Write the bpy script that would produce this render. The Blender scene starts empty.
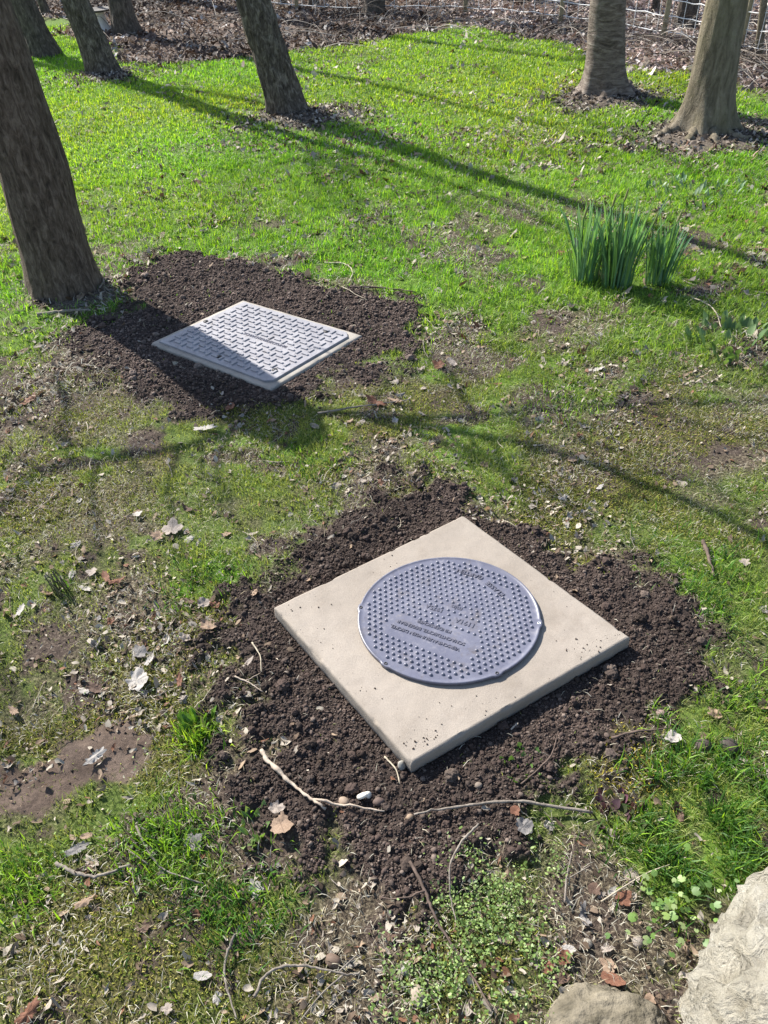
import bpy, math, random
import numpy as np
from mathutils import Vector, Matrix

rng = np.random.default_rng(7)
random.seed(7)
S = bpy.context.scene
COL = S.collection
PI = math.pi

# ------------------------------------------------------------------ camera model
FPX, TILT, ROLL, CAMH = 780.0, math.radians(40.7), math.radians(-3.0), 1.7
FW = np.array([0, math.cos(TILT), -math.sin(TILT)])
RT0 = np.array([1.0, 0, 0]); UP0 = np.cross(RT0, FW)
RT = math.cos(ROLL)*RT0 + math.sin(ROLL)*UP0
UP = -math.sin(ROLL)*RT0 + math.cos(ROLL)*UP0
CP = np.array([0, 0, CAMH])

def ray(x, y):
    return FW*FPX + RT*(x-384.0) - UP*(y-512.0)

def G(x, y, z=0.0):                      # ground point seen at a photo pixel (used for measuring the place)
    d = ray(x, y)
    return CP + d*((z-CAMH)/d[2])

def onplane(x, y, Y):                    # point at distance plane Y
    d = ray(x, y)
    return CP + d*(Y/d[1])

cam = bpy.data.cameras.new('camera'); camo = bpy.data.objects.new('camera', cam); COL.objects.link(camo)
camo.matrix_world = Matrix(((RT[0], UP[0], -FW[0], 0), (RT[1], UP[1], -FW[1], 0), (RT[2], UP[2], -FW[2], CAMH), (0, 0, 0, 1)))
cam.sensor_fit = 'VERTICAL'; cam.sensor_height = 36; cam.sensor_width = 27; cam.lens = 36*FPX/1024
cam.clip_start = 0.02; cam.clip_end = 2000
S.camera = camo

# ------------------------------------------------------------------ noise
def _h(ix, iy, iz, seed):
    a = (ix.astype(np.int64)*374761393 + iy.astype(np.int64)*668265263 + iz.astype(np.int64)*1440662683 + seed*974634777) & 0xffffffff
    a = ((a ^ (a >> 13))*1274126177) & 0xffffffff
    a = ((a ^ (a >> 16))*2246822519) & 0xffffffff
    return ((a ^ (a >> 15)) & 0xffffff)/float(0xffffff)

def vn(x, y, z=None, seed=0):
    x = np.asarray(x, float); y = np.asarray(y, float)
    z = np.zeros_like(x) if z is None else np.asarray(z, float)
    ix, iy, iz = np.floor(x), np.floor(y), np.floor(z)
    fx, fy, fz = x-ix, y-iy, z-iz
    fx = fx*fx*(3-2*fx); fy = fy*fy*(3-2*fy); fz = fz*fz*(3-2*fz)
    r = 0
    flat = not np.any(z)
    for dx in (0, 1):
        for dy in (0, 1):
            for dz in ((0,) if flat else (0, 1)):
                w = (fx if dx else 1-fx)*(fy if dy else 1-fy)*((fz if dz else 1-fz) if not flat else 1)
                r = r + w*_h(ix+dx, iy+dy, iz+dz, seed)
    return r

def fbm(x, y, o=4, seed=0, z=None, gain=.5):
    s, a, t = 0, 1.0, 0
    x = np.asarray(x, float); y = np.asarray(y, float)
    zz = None if z is None else np.asarray(z, float)
    for k in range(o):
        s = s + a*vn(x*2**k+k*17.3, y*2**k+k*9.1, None if zz is None else zz*2**k+k*5.7, seed+k)
        t += a; a *= gain
    return s/t

def sst(a, b, x):
    t = np.clip((x-a)/(b-a), 0, 1); return t*t*(3-2*t)

def sdf(poly, x, y):                     # signed distance to polygon, negative inside
    x = np.asarray(x, float); y = np.asarray(y, float)
    d = np.full(x.shape, 1e9); inside = np.zeros(x.shape, bool)
    n = len(poly)
    for i in range(n):
        ax, ay = poly[i][0], poly[i][1]; bx, by = poly[(i+1) % n][0], poly[(i+1) % n][1]
        ex, ey = bx-ax, by-ay
        t = np.clip(((x-ax)*ex+(y-ay)*ey)/(ex*ex+ey*ey+1e-12), 0, 1)
        d = np.minimum(d, np.hypot(x-ax-ex*t, y-ay-ey*t))
        c = ((ay > y) != (by > y)) & (x < (bx-ax)*(y-ay)/((by-ay) if by != ay else 1e-12)+ax)
        inside ^= c
    return np.where(inside, -d, d)

# ------------------------------------------------------------------ object helpers
def tag(o, label=None, cat=None, group=None, kind=None):
    if label: o['label'] = label
    if cat: o['category'] = cat
    if group: o['group'] = group
    if kind: o['kind'] = kind
    return o

def mesh_np(name, V, F, mat, col=None, smooth=True, F3=None, attrs=None):
    """V (n,3); F list of arrays of faces (each (m,k))"""
    me = bpy.data.meshes.new(name)
    Fs = [f for f in ([F] if isinstance(F, np.ndarray) else list(F)) if len(f)]
    nl = sum(f.size for f in Fs); nf = sum(len(f) for f in Fs)
    me.vertices.add(len(V)); me.vertices.foreach_set('co', np.asarray(V, np.float32).ravel())
    me.loops.add(nl); me.polygons.add(nf)
    me.loops.foreach_set('vertex_index', np.concatenate([f.ravel() for f in Fs]).astype(np.int32))
    tot = np.concatenate([np.full(len(f), f.shape[1]) for f in Fs]).astype(np.int32)
    st = np.concatenate([[0], np.cumsum(tot)[:-1]]).astype(np.int32)
    me.polygons.foreach_set('loop_start', st)
    try: me.polygons.foreach_set('loop_total', tot)
    except Exception: pass
    me.polygons.foreach_set('use_smooth', np.full(nf, bool(smooth)))
    if col is not None:
        a = me.color_attributes.new('Col', 'FLOAT_COLOR', 'POINT')
        c = np.ones((len(V), 4), np.float32); c[:, :3] = col
        a.data.foreach_set('color', c.ravel())
    for k, v in (attrs or {}).items():
        a = me.attributes.new(k, 'FLOAT', 'POINT'); a.data.foreach_set('value', np.asarray(v, np.float32))
    me.update(calc_edges=True); me.validate()
    if mat is not None: me.materials.append(mat)
    return me

def link(name, me, parent=None, loc=None):
    o = bpy.data.objects.new(name, me); COL.objects.link(o)
    if parent is not None: o.parent = parent
    if loc is not None: o.location = loc
    return o

def empty(name, loc):
    o = bpy.data.objects.new(name, None); COL.objects.link(o); o.location = loc; o.empty_display_size = .1
    return o

class MB:
    def __init__(s): s.V = []; s.F = {}; s.n = 0; s.C = []
    def add(s, V, Fs, col=None):
        V = np.asarray(V, float).reshape(-1, 3)
        for f in ([Fs] if isinstance(Fs, np.ndarray) else Fs):
            f = np.asarray(f)
            if f.size: s.F.setdefault(f.shape[1], []).append(f+s.n)
        s.V.append(V); s.n += len(V)
        s.C.append(np.tile(np.asarray(col if col is not None else (1, 1, 1), float), (len(V), 1)))
    def mesh(s, name, mat, smooth=True, col=False):
        return mesh_np(name, np.concatenate(s.V), [np.concatenate(f) for f in s.F.values()], mat, np.concatenate(s.C) if col else None, smooth)

def tube(P, R, n=8, cap=True, rough=0.0, seed=0):
    P = np.asarray(P, float); R = np.broadcast_to(np.asarray(R, float), (len(P),))
    T = np.gradient(P, axis=0); T /= np.linalg.norm(T, axis=1)[:, None]+1e-12
    a = np.array([0, 0, 1.0]) if abs(T[0][2]) < .9 else np.array([1.0, 0, 0])
    N = []; u = a
    for t in T:
        u = u-t*np.dot(u, t); u /= np.linalg.norm(u)+1e-12; N.append(u)
    N = np.array(N); B = np.cross(T, N)
    th = np.arange(n)*2*PI/n
    rad = R[:, None]*np.ones(n)[None]
    if rough:
        r2 = np.random.default_rng(seed); rad = rad*(1+rough*(r2.random((len(P), n))-.5))
    V = P[:, None]+rad[..., None]*(np.cos(th)[None, :, None]*N[:, None]+np.sin(th)[None, :, None]*B[:, None])
    m = len(P)
    i = np.arange(m-1)[:, None]*n; j = np.arange(n)[None]; k = (j+1) % n
    F = np.stack([i+j, i+k, i+n+k, i+n+j], -1).reshape(-1, 4)
    V = V.reshape(-1, 3); Fs = [F]
    if cap:
        V = np.vstack([V, P[:1], P[-1:]]); c0 = m*n; c1 = c0+1; j = np.arange(n)
        Fs.append(np.stack([np.full(n, c0), (j+1) % n, j], -1)); Fs.append(np.stack([np.full(n, c1), (m-1)*n+j, (m-1)*n+(j+1) % n], -1))
    return V, Fs

def smoothpath(P, k=6):
    P = np.asarray(P, float); n = len(P)
    if n < 3: 
        t = np.linspace(0, 1, k)[:, None]; return P[0]*(1-t)+P[-1]*t
    Q = np.vstack([2*P[0]-P[1], P, 2*P[-1]-P[-2]]); out = []
    for i in range(1, n):
        p0, p1, p2, p3 = Q[i-1], Q[i], Q[i+1], Q[i+2]
        for t in np.linspace(0, 1, k, endpoint=False):
            out.append(.5*((2*p1)+(-p0+p2)*t+(2*p0-5*p1+4*p2-p3)*t*t+(-p0+3*p1-3*p2+p3)*t**3))
    out.append(P[-1]); return np.array(out)

def box(c, s, R=None):
    V = np.array([[x, y, z] for z in (-1, 1) for y in (-1, 1) for x in (-1, 1)], float)*np.asarray(s)/2
    if R is not None: V = V@np.asarray(R).T
    F = np.array([[0, 2, 3, 1], [4, 5, 7, 6], [0, 1, 5, 4], [2, 6, 7, 3], [0, 4, 6, 2], [1, 3, 7, 5]])
    return V+np.asarray(c), F

_t = (1+5**.5)/2
ICO_V = np.array([(-1, _t, 0), (1, _t, 0), (-1, -_t, 0), (1, -_t, 0), (0, -1, _t), (0, 1, _t), (0, -1, -_t), (0, 1, -_t), (_t, 0, -1), (_t, 0, 1), (-_t, 0, -1), (-_t, 0, 1)], float)
ICO_V /= np.linalg.norm(ICO_V[0])
ICO_F = np.array([(0, 11, 5), (0, 5, 1), (0, 1, 7), (0, 7, 10), (0, 10, 11), (1, 5, 9), (5, 11, 4), (11, 10, 2), (10, 7, 6), (7, 1, 8), (3, 9, 4), (3, 4, 2), (3, 2, 6), (3, 6, 8), (3, 8, 9), (4, 9, 5), (2, 4, 11), (6, 2, 10), (8, 6, 7), (9, 8, 1)])
def subdiv(V, F):
    V = list(map(tuple, V)); c = {}
    def mid(a, b):
        k = (min(a, b), max(a, b))
        if k not in c:
            m = (np.array(V[a])+np.array(V[b]))/2; m /= np.linalg.norm(m); V.append(tuple(m)); c[k] = len(V)-1
        return c[k]
    out = []
    for a, b, d in F:
        x, y, z = mid(a, b), mid(b, d), mid(d, a); out += [(a, x, z), (b, y, x), (d, z, y), (x, y, z)]
    return np.array(V), np.array(out)
ICO2 = subdiv(ICO_V, ICO_F); ICO3 = subdiv(*ICO2); ICO4 = subdiv(*ICO3); ICO5 = subdiv(*ICO4)

# ------------------------------------------------------------------ materials
def newmat(name):
    m = bpy.data.materials.new(name); m.use_nodes = True
    nt = m.node_tree; nt.nodes.clear()
    out = nt.nodes.new('ShaderNodeOutputMaterial'); b = nt.nodes.new('ShaderNodeBsdfPrincipled')
    nt.links.new(b.outputs[0], out.inputs[0])
    return m, nt, b, out
def N(nt, t, **kw):
    n = nt.nodes.new(t)
    for k, v in kw.items():
        if k.startswith('i_'): n.inputs[k[2:].replace('_', ' ')].default_value = v
        else: setattr(n, k, v)
    return n
def noise(nt, scale, detail=4, rough=.55, coord='Object', vec=None, dist=0):
    n = N(nt, 'ShaderNodeTexNoise'); n.inputs['Scale'].default_value = scale; n.inputs['Detail'].default_value = detail
    n.inputs['Roughness'].default_value = rough; n.inputs['Distortion'].default_value = dist
    if vec is None:
        tc = N(nt, 'ShaderNodeTexCoord'); vec = tc.outputs[coord]
    nt.links.new(vec, n.inputs['Vector'])
    return n.outputs['Fac']
def ramp(nt, fac, stops, interp='LINEAR'):
    r = N(nt, 'ShaderNodeValToRGB'); r.color_ramp.interpolation = interp
    e = r.color_ramp.elements
    while len(e) < len(stops): e.new(.5)
    for k, (p, c) in zip(e, stops):
        k.position = p; k.color = (*c, 1) if len(c) == 3 else c
    nt.links.new(fac, r.inputs[0]); return r.outputs[0]
def gray(*st): return [(p, (v, v, v)) for p, v in st]
def mix(nt, fac, a, b, mode='MIX'):
    m = N(nt, 'ShaderNodeMix', data_type='RGBA', blend_type=mode)
    for i, v in ((0, fac), (6, a), (7, b)):
        if isinstance(v, (int, float)): m.inputs[i].default_value = v
        elif isinstance(v, tuple): m.inputs[i].default_value = (*v, 1)
        else: nt.links.new(v, m.inputs[i])
    return m.outputs[2]
def bump(nt, b, h, strength=.5, dist=.01):
    n = N(nt, 'ShaderNodeBump'); n.inputs['Strength'].default_value = strength; n.inputs['Distance'].default_value = dist
    nt.links.new(h, n.inputs['Height']); nt.links.new(n.outputs[0], b.inputs['Normal'])
def attr(nt, name):
    a = N(nt, 'ShaderNodeAttribute', attribute_name=name); return a
def simple(name, c1, c2, scale=20, rough=.7, bs=.3, bd=.003, bscale=None, spec=.3, detail=6):
    m, nt, b, _ = newmat(name)
    f = noise(nt, scale, detail)
    nt.links.new(ramp(nt, f, [(.3, c1), (.7, c2)]), b.inputs['Base Color'])
    b.inputs['Roughness'].default_value = rough; b.inputs['Specular IOR Level'].default_value = spec
    if bs: bump(nt, b, noise(nt, bscale or scale*3, 5), bs, bd)
    return m
def foliage(name, trans=.35, rough=.55, spec=.25, tint=(1.25, 1.25, .5), var=25):
    m, nt, b, out = newmat(name)
    a = attr(nt, 'Col')
    c = mix(nt, .35, a.outputs['Color'], ramp(nt, noise(nt, var, 3), [(.3, (.45, .45, .45)), (.7, (1, 1, 1))]), 'MULTIPLY')
    nt.links.new(c, b.inputs['Base Color']); b.inputs['Roughness'].default_value = rough; b.inputs['Specular IOR Level'].default_value = spec
    t = N(nt, 'ShaderNodeBsdfTranslucent'); nt.links.new(mix(nt, 1.0, c, tint, 'MULTIPLY'), t.inputs['Color'])
    mx = N(nt, 'ShaderNodeMixShader'); mx.inputs[0].default_value = trans
    nt.links.new(b.outputs[0], mx.inputs[1]); nt.links.new(t.outputs[0], mx.inputs[2]); nt.links.new(mx.outputs[0], out.inputs[0])
    return m

# ------------------------------------------------------------------ layout of the ground (measured from the photo)
def poly(pts): return [tuple(G(*p)[:2]) for p in pts]
SLAB_Z = .058
SLAB = [G(411, 763, SLAB_Z), G(630, 637, SLAB_Z), G(463, 515, SLAB_Z), G(274, 607, SLAB_Z)]
FR_Z = .024
FRAME = [G(271, 389, FR_Z), G(362, 335, FR_Z), G(243, 300, FR_Z), G(150, 343, FR_Z)]
SOILS = [poly([(208, 640), (222, 590), (262, 560), (320, 508), (378, 484), (440, 492), (515, 525), (580, 556), (650, 580), (712, 610), (735, 648), (705, 690), (640, 722), (600, 752), (575, 785), (530, 830), (440, 872), (392, 898), (345, 872), (330, 830), (268, 785), (225, 742), (192, 705)]),
         poly([(62, 345), (100, 318), (118, 288), (150, 250), (205, 250), (310, 278), (405, 298), (428, 328), (415, 362), (355, 388), (322, 412), (240, 420), (160, 402), (85, 388)])]
BARE = [poly([(-10, 775), (50, 738), (132, 714), (160, 735), (128, 775), (62, 812), (-10, 812)]),
        poly([(335, 925), (375, 918), (392, 940), (365, 962), (335, 950)]) if False else poly([(172, 930), (205, 922), (222, 940), (200, 962), (175, 952)])]
LAWN = poly([(-300, 40), (-60, 22), (64, 26), (112, 66), (235, 66), (305, 47), (384, 41), (455, 27), (515, 36), (620, 62), (700, 76), (790, 98), (1100, 160), (1500, 900), (768, 1500), (0, 1500), (-700, 900)])
CHK = poly([(430, 845), (520, 825), (565, 850), (560, 930), (540, 1040), (370, 1040), (430, 900)])       # low leafy weeds

def soil_mask(x, y):
    e = (fbm(x*5, y*5, 5, 11)-.5)*.36+(fbm(x*20, y*20, 4, 13)-.5)*.26
    d = np.minimum(sdf(SOILS[0], x, y), sdf(SOILS[1], x, y)+.04)
    return sst(.06, -.07, d+e)
def bare_mask(x, y):
    e = (fbm(x*9, y*9, 5, 12, gain=.65)-.5)*.26
    d = np.minimum(sdf(BARE[0], x, y), sdf(BARE[1], x, y))
    return sst(.02, -.02, d+e)
def lawn_mask(x, y):
    return sst(.25, -.15, sdf(LAWN, x, y)+(fbm(x*1.5, y*1.5, 4, 14)-.5)*1.1)

TB = {}                                   # tree bases: centre, radius of littered ring
for k, p, r in (('t1', (66, 291), .34), ('t2', (296, 117), .55), ('t3', (103, 76), .42), ('t7', (600, 97), .62), ('t8', (700, 136), .75)):
    TB[k] = (G(*p), r)
def ring_mask(x, y):
    m = np.zeros(np.shape(x))
    for g, r in TB.values():
        d = np.hypot((x-g[0]-.1*r)*.85, y-g[1]) + (fbm(x*4, y*4, 3, 15)-.5)*.5*r*1.4
        m = np.maximum(m, sst(r, r*.45, d))
    return m
SPOT = [(G(x, y), r, s) for x, y, r, s in ((725, 590, .16, 1), (715, 815, .14, 1.2), (660, 850, .1, .6), (690, 730, .09, .6), (200, 585, .10, .8), (165, 842, .09, .8), (225, 905, .1, .7), (195, 735, .05, .9), (300, 460, .15, .7), (90, 465, .14, .6), (540, 400, .15, .5), (640, 350, .2, .5), (420, 285, .2, .6), (20, 880, .08, .5), (745, 720, .1, .5), (360, 820, .03, -1), (650, 410, .14, -1), (715, 440, .12, -.8), (600, 470, .12, -.5), (430, 400, .14, -.8), (100, 440, .15, -.3), (130, 600, .13, -.6), (60, 640, .1, -.3), (140, 690, .1, -.9), (600, 880, .09, -.8), (590, 940, .1, -.7), (380, 960, .12, -.8), (250, 830, .1, -.6), (320, 990, .12, -.5))]
def lush(x, y):
    b = .47+.53*sst(2.3, 4.2, y+(fbm(x*.9, y*.9, 3, 21)-.5)*1.6+x*.25)
    b = b*(.5+1.0*sst(.32, .60, fbm(x*3.2, y*3.2, 4, 22)))
    for g, r, s in SPOT:
        b = b+s*np.exp(-((x-g[0])**2+(y-g[1])**2)/(r*r))
    far = sst(3.6, 5.2, y+(fbm(x*.9, y*.9, 3, 23)-.5)*1.2)
    b = np.maximum(b, far*(.62+.5*fbm(x*3, y*3, 3, 24)))
    return np.clip(b*(1-.72*dirt(x, y)), 0, 1.4)
def mossy(x, y):
    b = .9*sst(.50, .66, fbm(x*3.4+7, y*3.4, 5, 31))*sst(3.4, 2.0, y)
    for px, py, r, s in ((625, 768, .10, 1.3), (130, 960, .2, .8), (60, 930, .15, .6), (230, 970, .12, .5), (100, 500, .2, .4), (245, 405, .12, .5)):
        g = G(px, py); b = b+s*np.exp(-((x-g[0])**2+(y-g[1])**2)/(r*r))
    return np.clip(b, 0, 1.2)

def dirt(x, y):
    a = sst(.55, .66, fbm(x*2.4+3, y*2.4, 5, 33, gain=.6))*sst(1.6, 2.2, y)*sst(5.2, 3.6, y)
    b = sst(.60, .70, fbm(x*6+3, y*6, 4, 34, gain=.6))*sst(5.5, 3.5, y)*.9
    m = np.maximum(a, b)
    for px, py, r in ((640, 412, .20), (605, 372, .10), (540, 398, .12), (715, 430, .16), (60, 420, .12), (130, 545, .10), (40, 660, .1), (590, 480, .12), (590, 920, .08), (240, 830, .06), (360, 935, .09)):
        g = G(px, py); m = np.maximum(m, 1.1*np.exp(-((x-g[0])**2+(y-g[1])**2)/(r*r))*sst(.35, .55, fbm(x*9, y*9, 4, 35)))
    return np.clip(m, 0, 1)

SLAB2 = [tuple(p[:2]) for p in SLAB]; FRAME2 = [tuple(p[:2]) for p in FRAME]
def height(x, y):
    x = np.asarray(x, float); y = np.asarray(y, float)
    s = soil_mask(x, y); bm = bare_mask(x, y)
    h = bm*(.018*(fbm(x*11, y*11, 4, 48)-.5)+.010*np.abs(fbm(x*32, y*32, 4, 49)-.5))+.035*(fbm(x*.7, y*.7, 3, 41)-.5) + .016*(fbm(x*5, y*5, 4, 42)-.5)*(1-bm)
    far = sst(10.5, 14, np.hypot(x, y)); h = h+far*.25*(fbm(x*.35, y*.35, 3, 43)-.3)
    d0 = np.minimum(sdf(SLAB2, x, y), sdf(FRAME2, x, y))
    cl = .030*(fbm(x*8, y*8, 3, 44)-.42) + .016*np.abs(fbm(x*28, y*28, 3, 45)-.5)*2 + .008*(fbm(x*80, y*80, 2, 46)-.5)
    hs = .012+cl*(.35+.65*sst(.0, .12, d0))
    h = h*(1-s*.8)+s*hs
    tb = np.zeros_like(h)
    for g, r in TB.values():
        tb = tb+.03*np.exp(-((x-g[0])**2+(y-g[1])**2)/(r*.6)**2)
    h = h+tb
    h = np.where(d0 < .06, np.minimum(h, np.where(d0 < 0, -.035, .030+.014*fbm(x*9, y*9, 3, 47)-.012*(y > 2.4)+.10*np.maximum(d0, 0))), h)
    return h
def hz(x, y): return float(height(np.array([x]), np.array([y]))[0])

# ------------------------------------------------------------------ ground sheet
def build_ground():
    th = np.concatenate([np.linspace(-PI, -.86, 50, endpoint=False), np.linspace(-.86, .86, 620), np.linspace(.86, PI, 50, endpoint=False)[1:]])
    r = np.concatenate([np.geomspace(.28, 14, 900, endpoint=False), np.geomspace(14, 500, 50)])
    T, Rr = np.meshgrid(th, r)
    X = Rr*np.sin(T); Y = Rr*np.cos(T)
    Z = height(X.ravel(), Y.ravel()).reshape(X.shape)
    Z = np.where(Rr > 40, Z*40/Rr, Z)
    n, m = len(r), len(th)
    V = np.stack([X, Y, Z], -1).reshape(-1, 3)
    V = np.vstack([V, [[0, 0, 0]]])
    i = np.arange(n-1)[:, None]*m; j = np.arange(m)[None]; k = (j+1) % m
    F = np.stack([i+j, i+m+j, i+m+k, i+k], -1).reshape(-1, 4)
    j = np.arange(m); F3 = np.stack([np.full(m, n*m), j, (j+1) % m], -1)
    x, y = V[:, 0], V[:, 1]
    at = dict(soil=soil_mask(x, y), bare=bare_mask(x, y), lawn=lawn_mask(x, y), ring=ring_mask(x, y), lush=lush(x, y), moss=mossy(x, y), dirt=dirt(x, y))
    m_, nt, b, _ = newmat('ground_earth_and_turf')
    L = nt.links
    n1 = noise(nt, 9, 6, .65); n2 = noise(nt, 120, 8, .75); n3 = noise(nt, 420, 4, .7)
    thatch = ramp(nt, n2, [(.36, (.016, .012, .010)), (.47, (.05, .039, .028)), (.57, (.14, .115, .075)), (.68, (.32, .28, .21))])
    green = ramp(nt, n2, [(.36, (.015, .020, .007)), (.5, (.06, .085, .018)), (.68, (.17, .19, .055))])
    mosc = ramp(nt, n2, [(.36, (.016, .016, .007)), (.5, (.06, .06, .018)), (.66, (.20, .175, .06))])
    soilc = ramp(nt, n2, [(.3, (.026, .019, .016)), (.5, (.046, .034, .029)), (.72, (.080, .060, .050))])
    soilc = mix(nt, .6, soilc, ramp(nt, n1, gray((.35, .55), (.65, 1.25))), 'MULTIPLY')
    barec = mix(nt, .6, ramp(nt, n1, [(.3, (.075, .053, .041)), (.7, (.15, .112, .088))]), ramp(nt, n2, gray((.35, .45), (.6, 1.1))), 'MULTIPLY')
    wood = ramp(nt, n2, [(.3, (.04, .029, .024)), (.5, (.11, .08, .062)), (.75, (.24, .19, .155))])
    ringc = ramp(nt, n2, [(.34, (.03, .024, .018)), (.5, (.10, .08, .062)), (.7, (.28, .24, .20))])
    c = mix(nt, ramp(nt, attr(nt, 'lush').outputs['Fac'], gray((.25, 0), (.9, 1))), thatch, green)
    greenf = ramp(nt, n2, [(.36, (.035, .055, .012)), (.5, (.085, .15, .02)), (.68, (.15, .22, .04))])
    c = mix(nt, ramp(nt, attr(nt, 'lush').outputs['Fac'], gray((.6, 0), (.85, 1))), c, greenf)
    c = mix(nt, attr(nt, 'moss').outputs['Fac'], c, mosc)
    c = mix(nt, attr(nt, 'lawn').outputs['Fac'], wood, c)
    c = mix(nt, attr(nt, 'ring').outputs['Fac'], c, ringc)
    dirtc = ramp(nt, n2, [(.32, (.022, .016, .013)), (.52, (.065, .048, .039)), (.72, (.17, .135, .11))])
    c = mix(nt, attr(nt, 'dirt').outputs['Fac'], c, dirtc)
    c = mix(nt, attr(nt, 'bare').outputs['Fac'], c, barec)
    c = mix(nt, attr(nt, 'soil').outputs['Fac'], c, soilc)
    L.new(c, b.inputs['Base Color']); b.inputs['Roughness'].default_value = .95; b.inputs['Specular IOR Level'].default_value = .15
    bump(nt, b, mix(nt, .5, n2, n3), .6, .012)
    o = link('ground', mesh_np('ground', V, [F, F3], m_, attrs=at))
    tag(o, 'lawn and woodland ground with dug soil patches', 'ground', kind='structure')
build_ground()

# ------------------------------------------------------------------ scatter helpers
def wedge(n, r0, r1, a=.62, rg=rng):
    """random points in front of the photographer, uniform over area"""
    r = np.sqrt(rg.random(n)*(r1*r1-r0*r0)+r0*r0); t = (rg.random(n)*2-1)*a
    # centre the wedge behind the lens so the sides stay covered close up
    return r*np.sin(t), r*np.cos(t)
FP_POLY = [SLAB2, FRAME2]
def off_covers(x, y, m=.0):
    return (sdf(SLAB2, x, y) > m) & (sdf(FRAME2, x, y) > m)
TRUNKS = {}
def blades(x, y, L, W, lean, col, z=None, az=None, flat=False, tipcol=1.15, bend=1.0, rg=rng):
    n = len(x); az = rg.random(n)*2*PI if az is None else az
    dx, dy = np.cos(az), np.sin(az); fa = az+PI/2+(rg.random(n)-.5)*1.2
    px, py = np.cos(fa)*W/2, np.sin(fa)*W/2
    z0 = height(x, y)-.003 if z is None else z
    V = np.zeros((n, 5, 3))
    s1, s2 = np.sin(lean*.6), np.sin(np.minimum(lean*(1+.35*bend), 1.75))
    c1, c2 = np.cos(lean*.6), np.cos(np.minimum(lean*(1+.35*bend), 1.75))
    mx, my, mz = x+dx*L*.5*s1, y+dy*L*.5*s1, z0+L*.5*c1
    tx, ty, tz = mx+dx*L*.5*s2, my+dy*L*.5*s2, np.maximum(mz+L*.5*c2, z0+.004)
    V[:, 0] = np.stack([x-px, y-py, z0], -1); V[:, 1] = np.stack([x+px, y+py, z0], -1)
    V[:, 2] = np.stack([mx-px*.85, my-py*.85, mz], -1); V[:, 3] = np.stack([mx+px*.85, my+py*.85, mz], -1)
    V[:, 4] = np.stack([tx, ty, tz], -1)
    i = np.arange(n)[:, None]*5
    F4 = i+np.array([[0, 1, 3, 2]]); F3 = i+np.array([[2, 3, 4]])
    C = np.repeat(col[:, None, :], 5, 1).copy(); C[:, 4] *= tipcol; C[:, :2] *= .95
    return V.reshape(-1, 3), F4, F3, C.reshape(-1, 3)
def join(parts):
    n = 0; V = []; A = []; B = []; C = []
    for v, f4, f3, c in parts:
        V.append(v); A.append(f4+n); B.append(f3+n); C.append(c); n += len(v)
    return np.concatenate(V), [np.concatenate(A), np.concatenate(B)], np.concatenate(C)
def pal(n, cols, w=None, jit=.18, rg=rng):
    cols = np.array(cols); i = rg.choice(len(cols), n, p=None if w is None else np.array(w)/np.sum(w))
    c = cols[i]*(1+(rg.random((n, 1))-.5)*2*jit)
    return c
def clear_of_trunks(x, y):
    ok = np.ones(len(x), bool)
    for g, r in TB.values(): ok &= np.hypot(x-g[0], y-g[1]) > r*.45
    return ok

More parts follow.
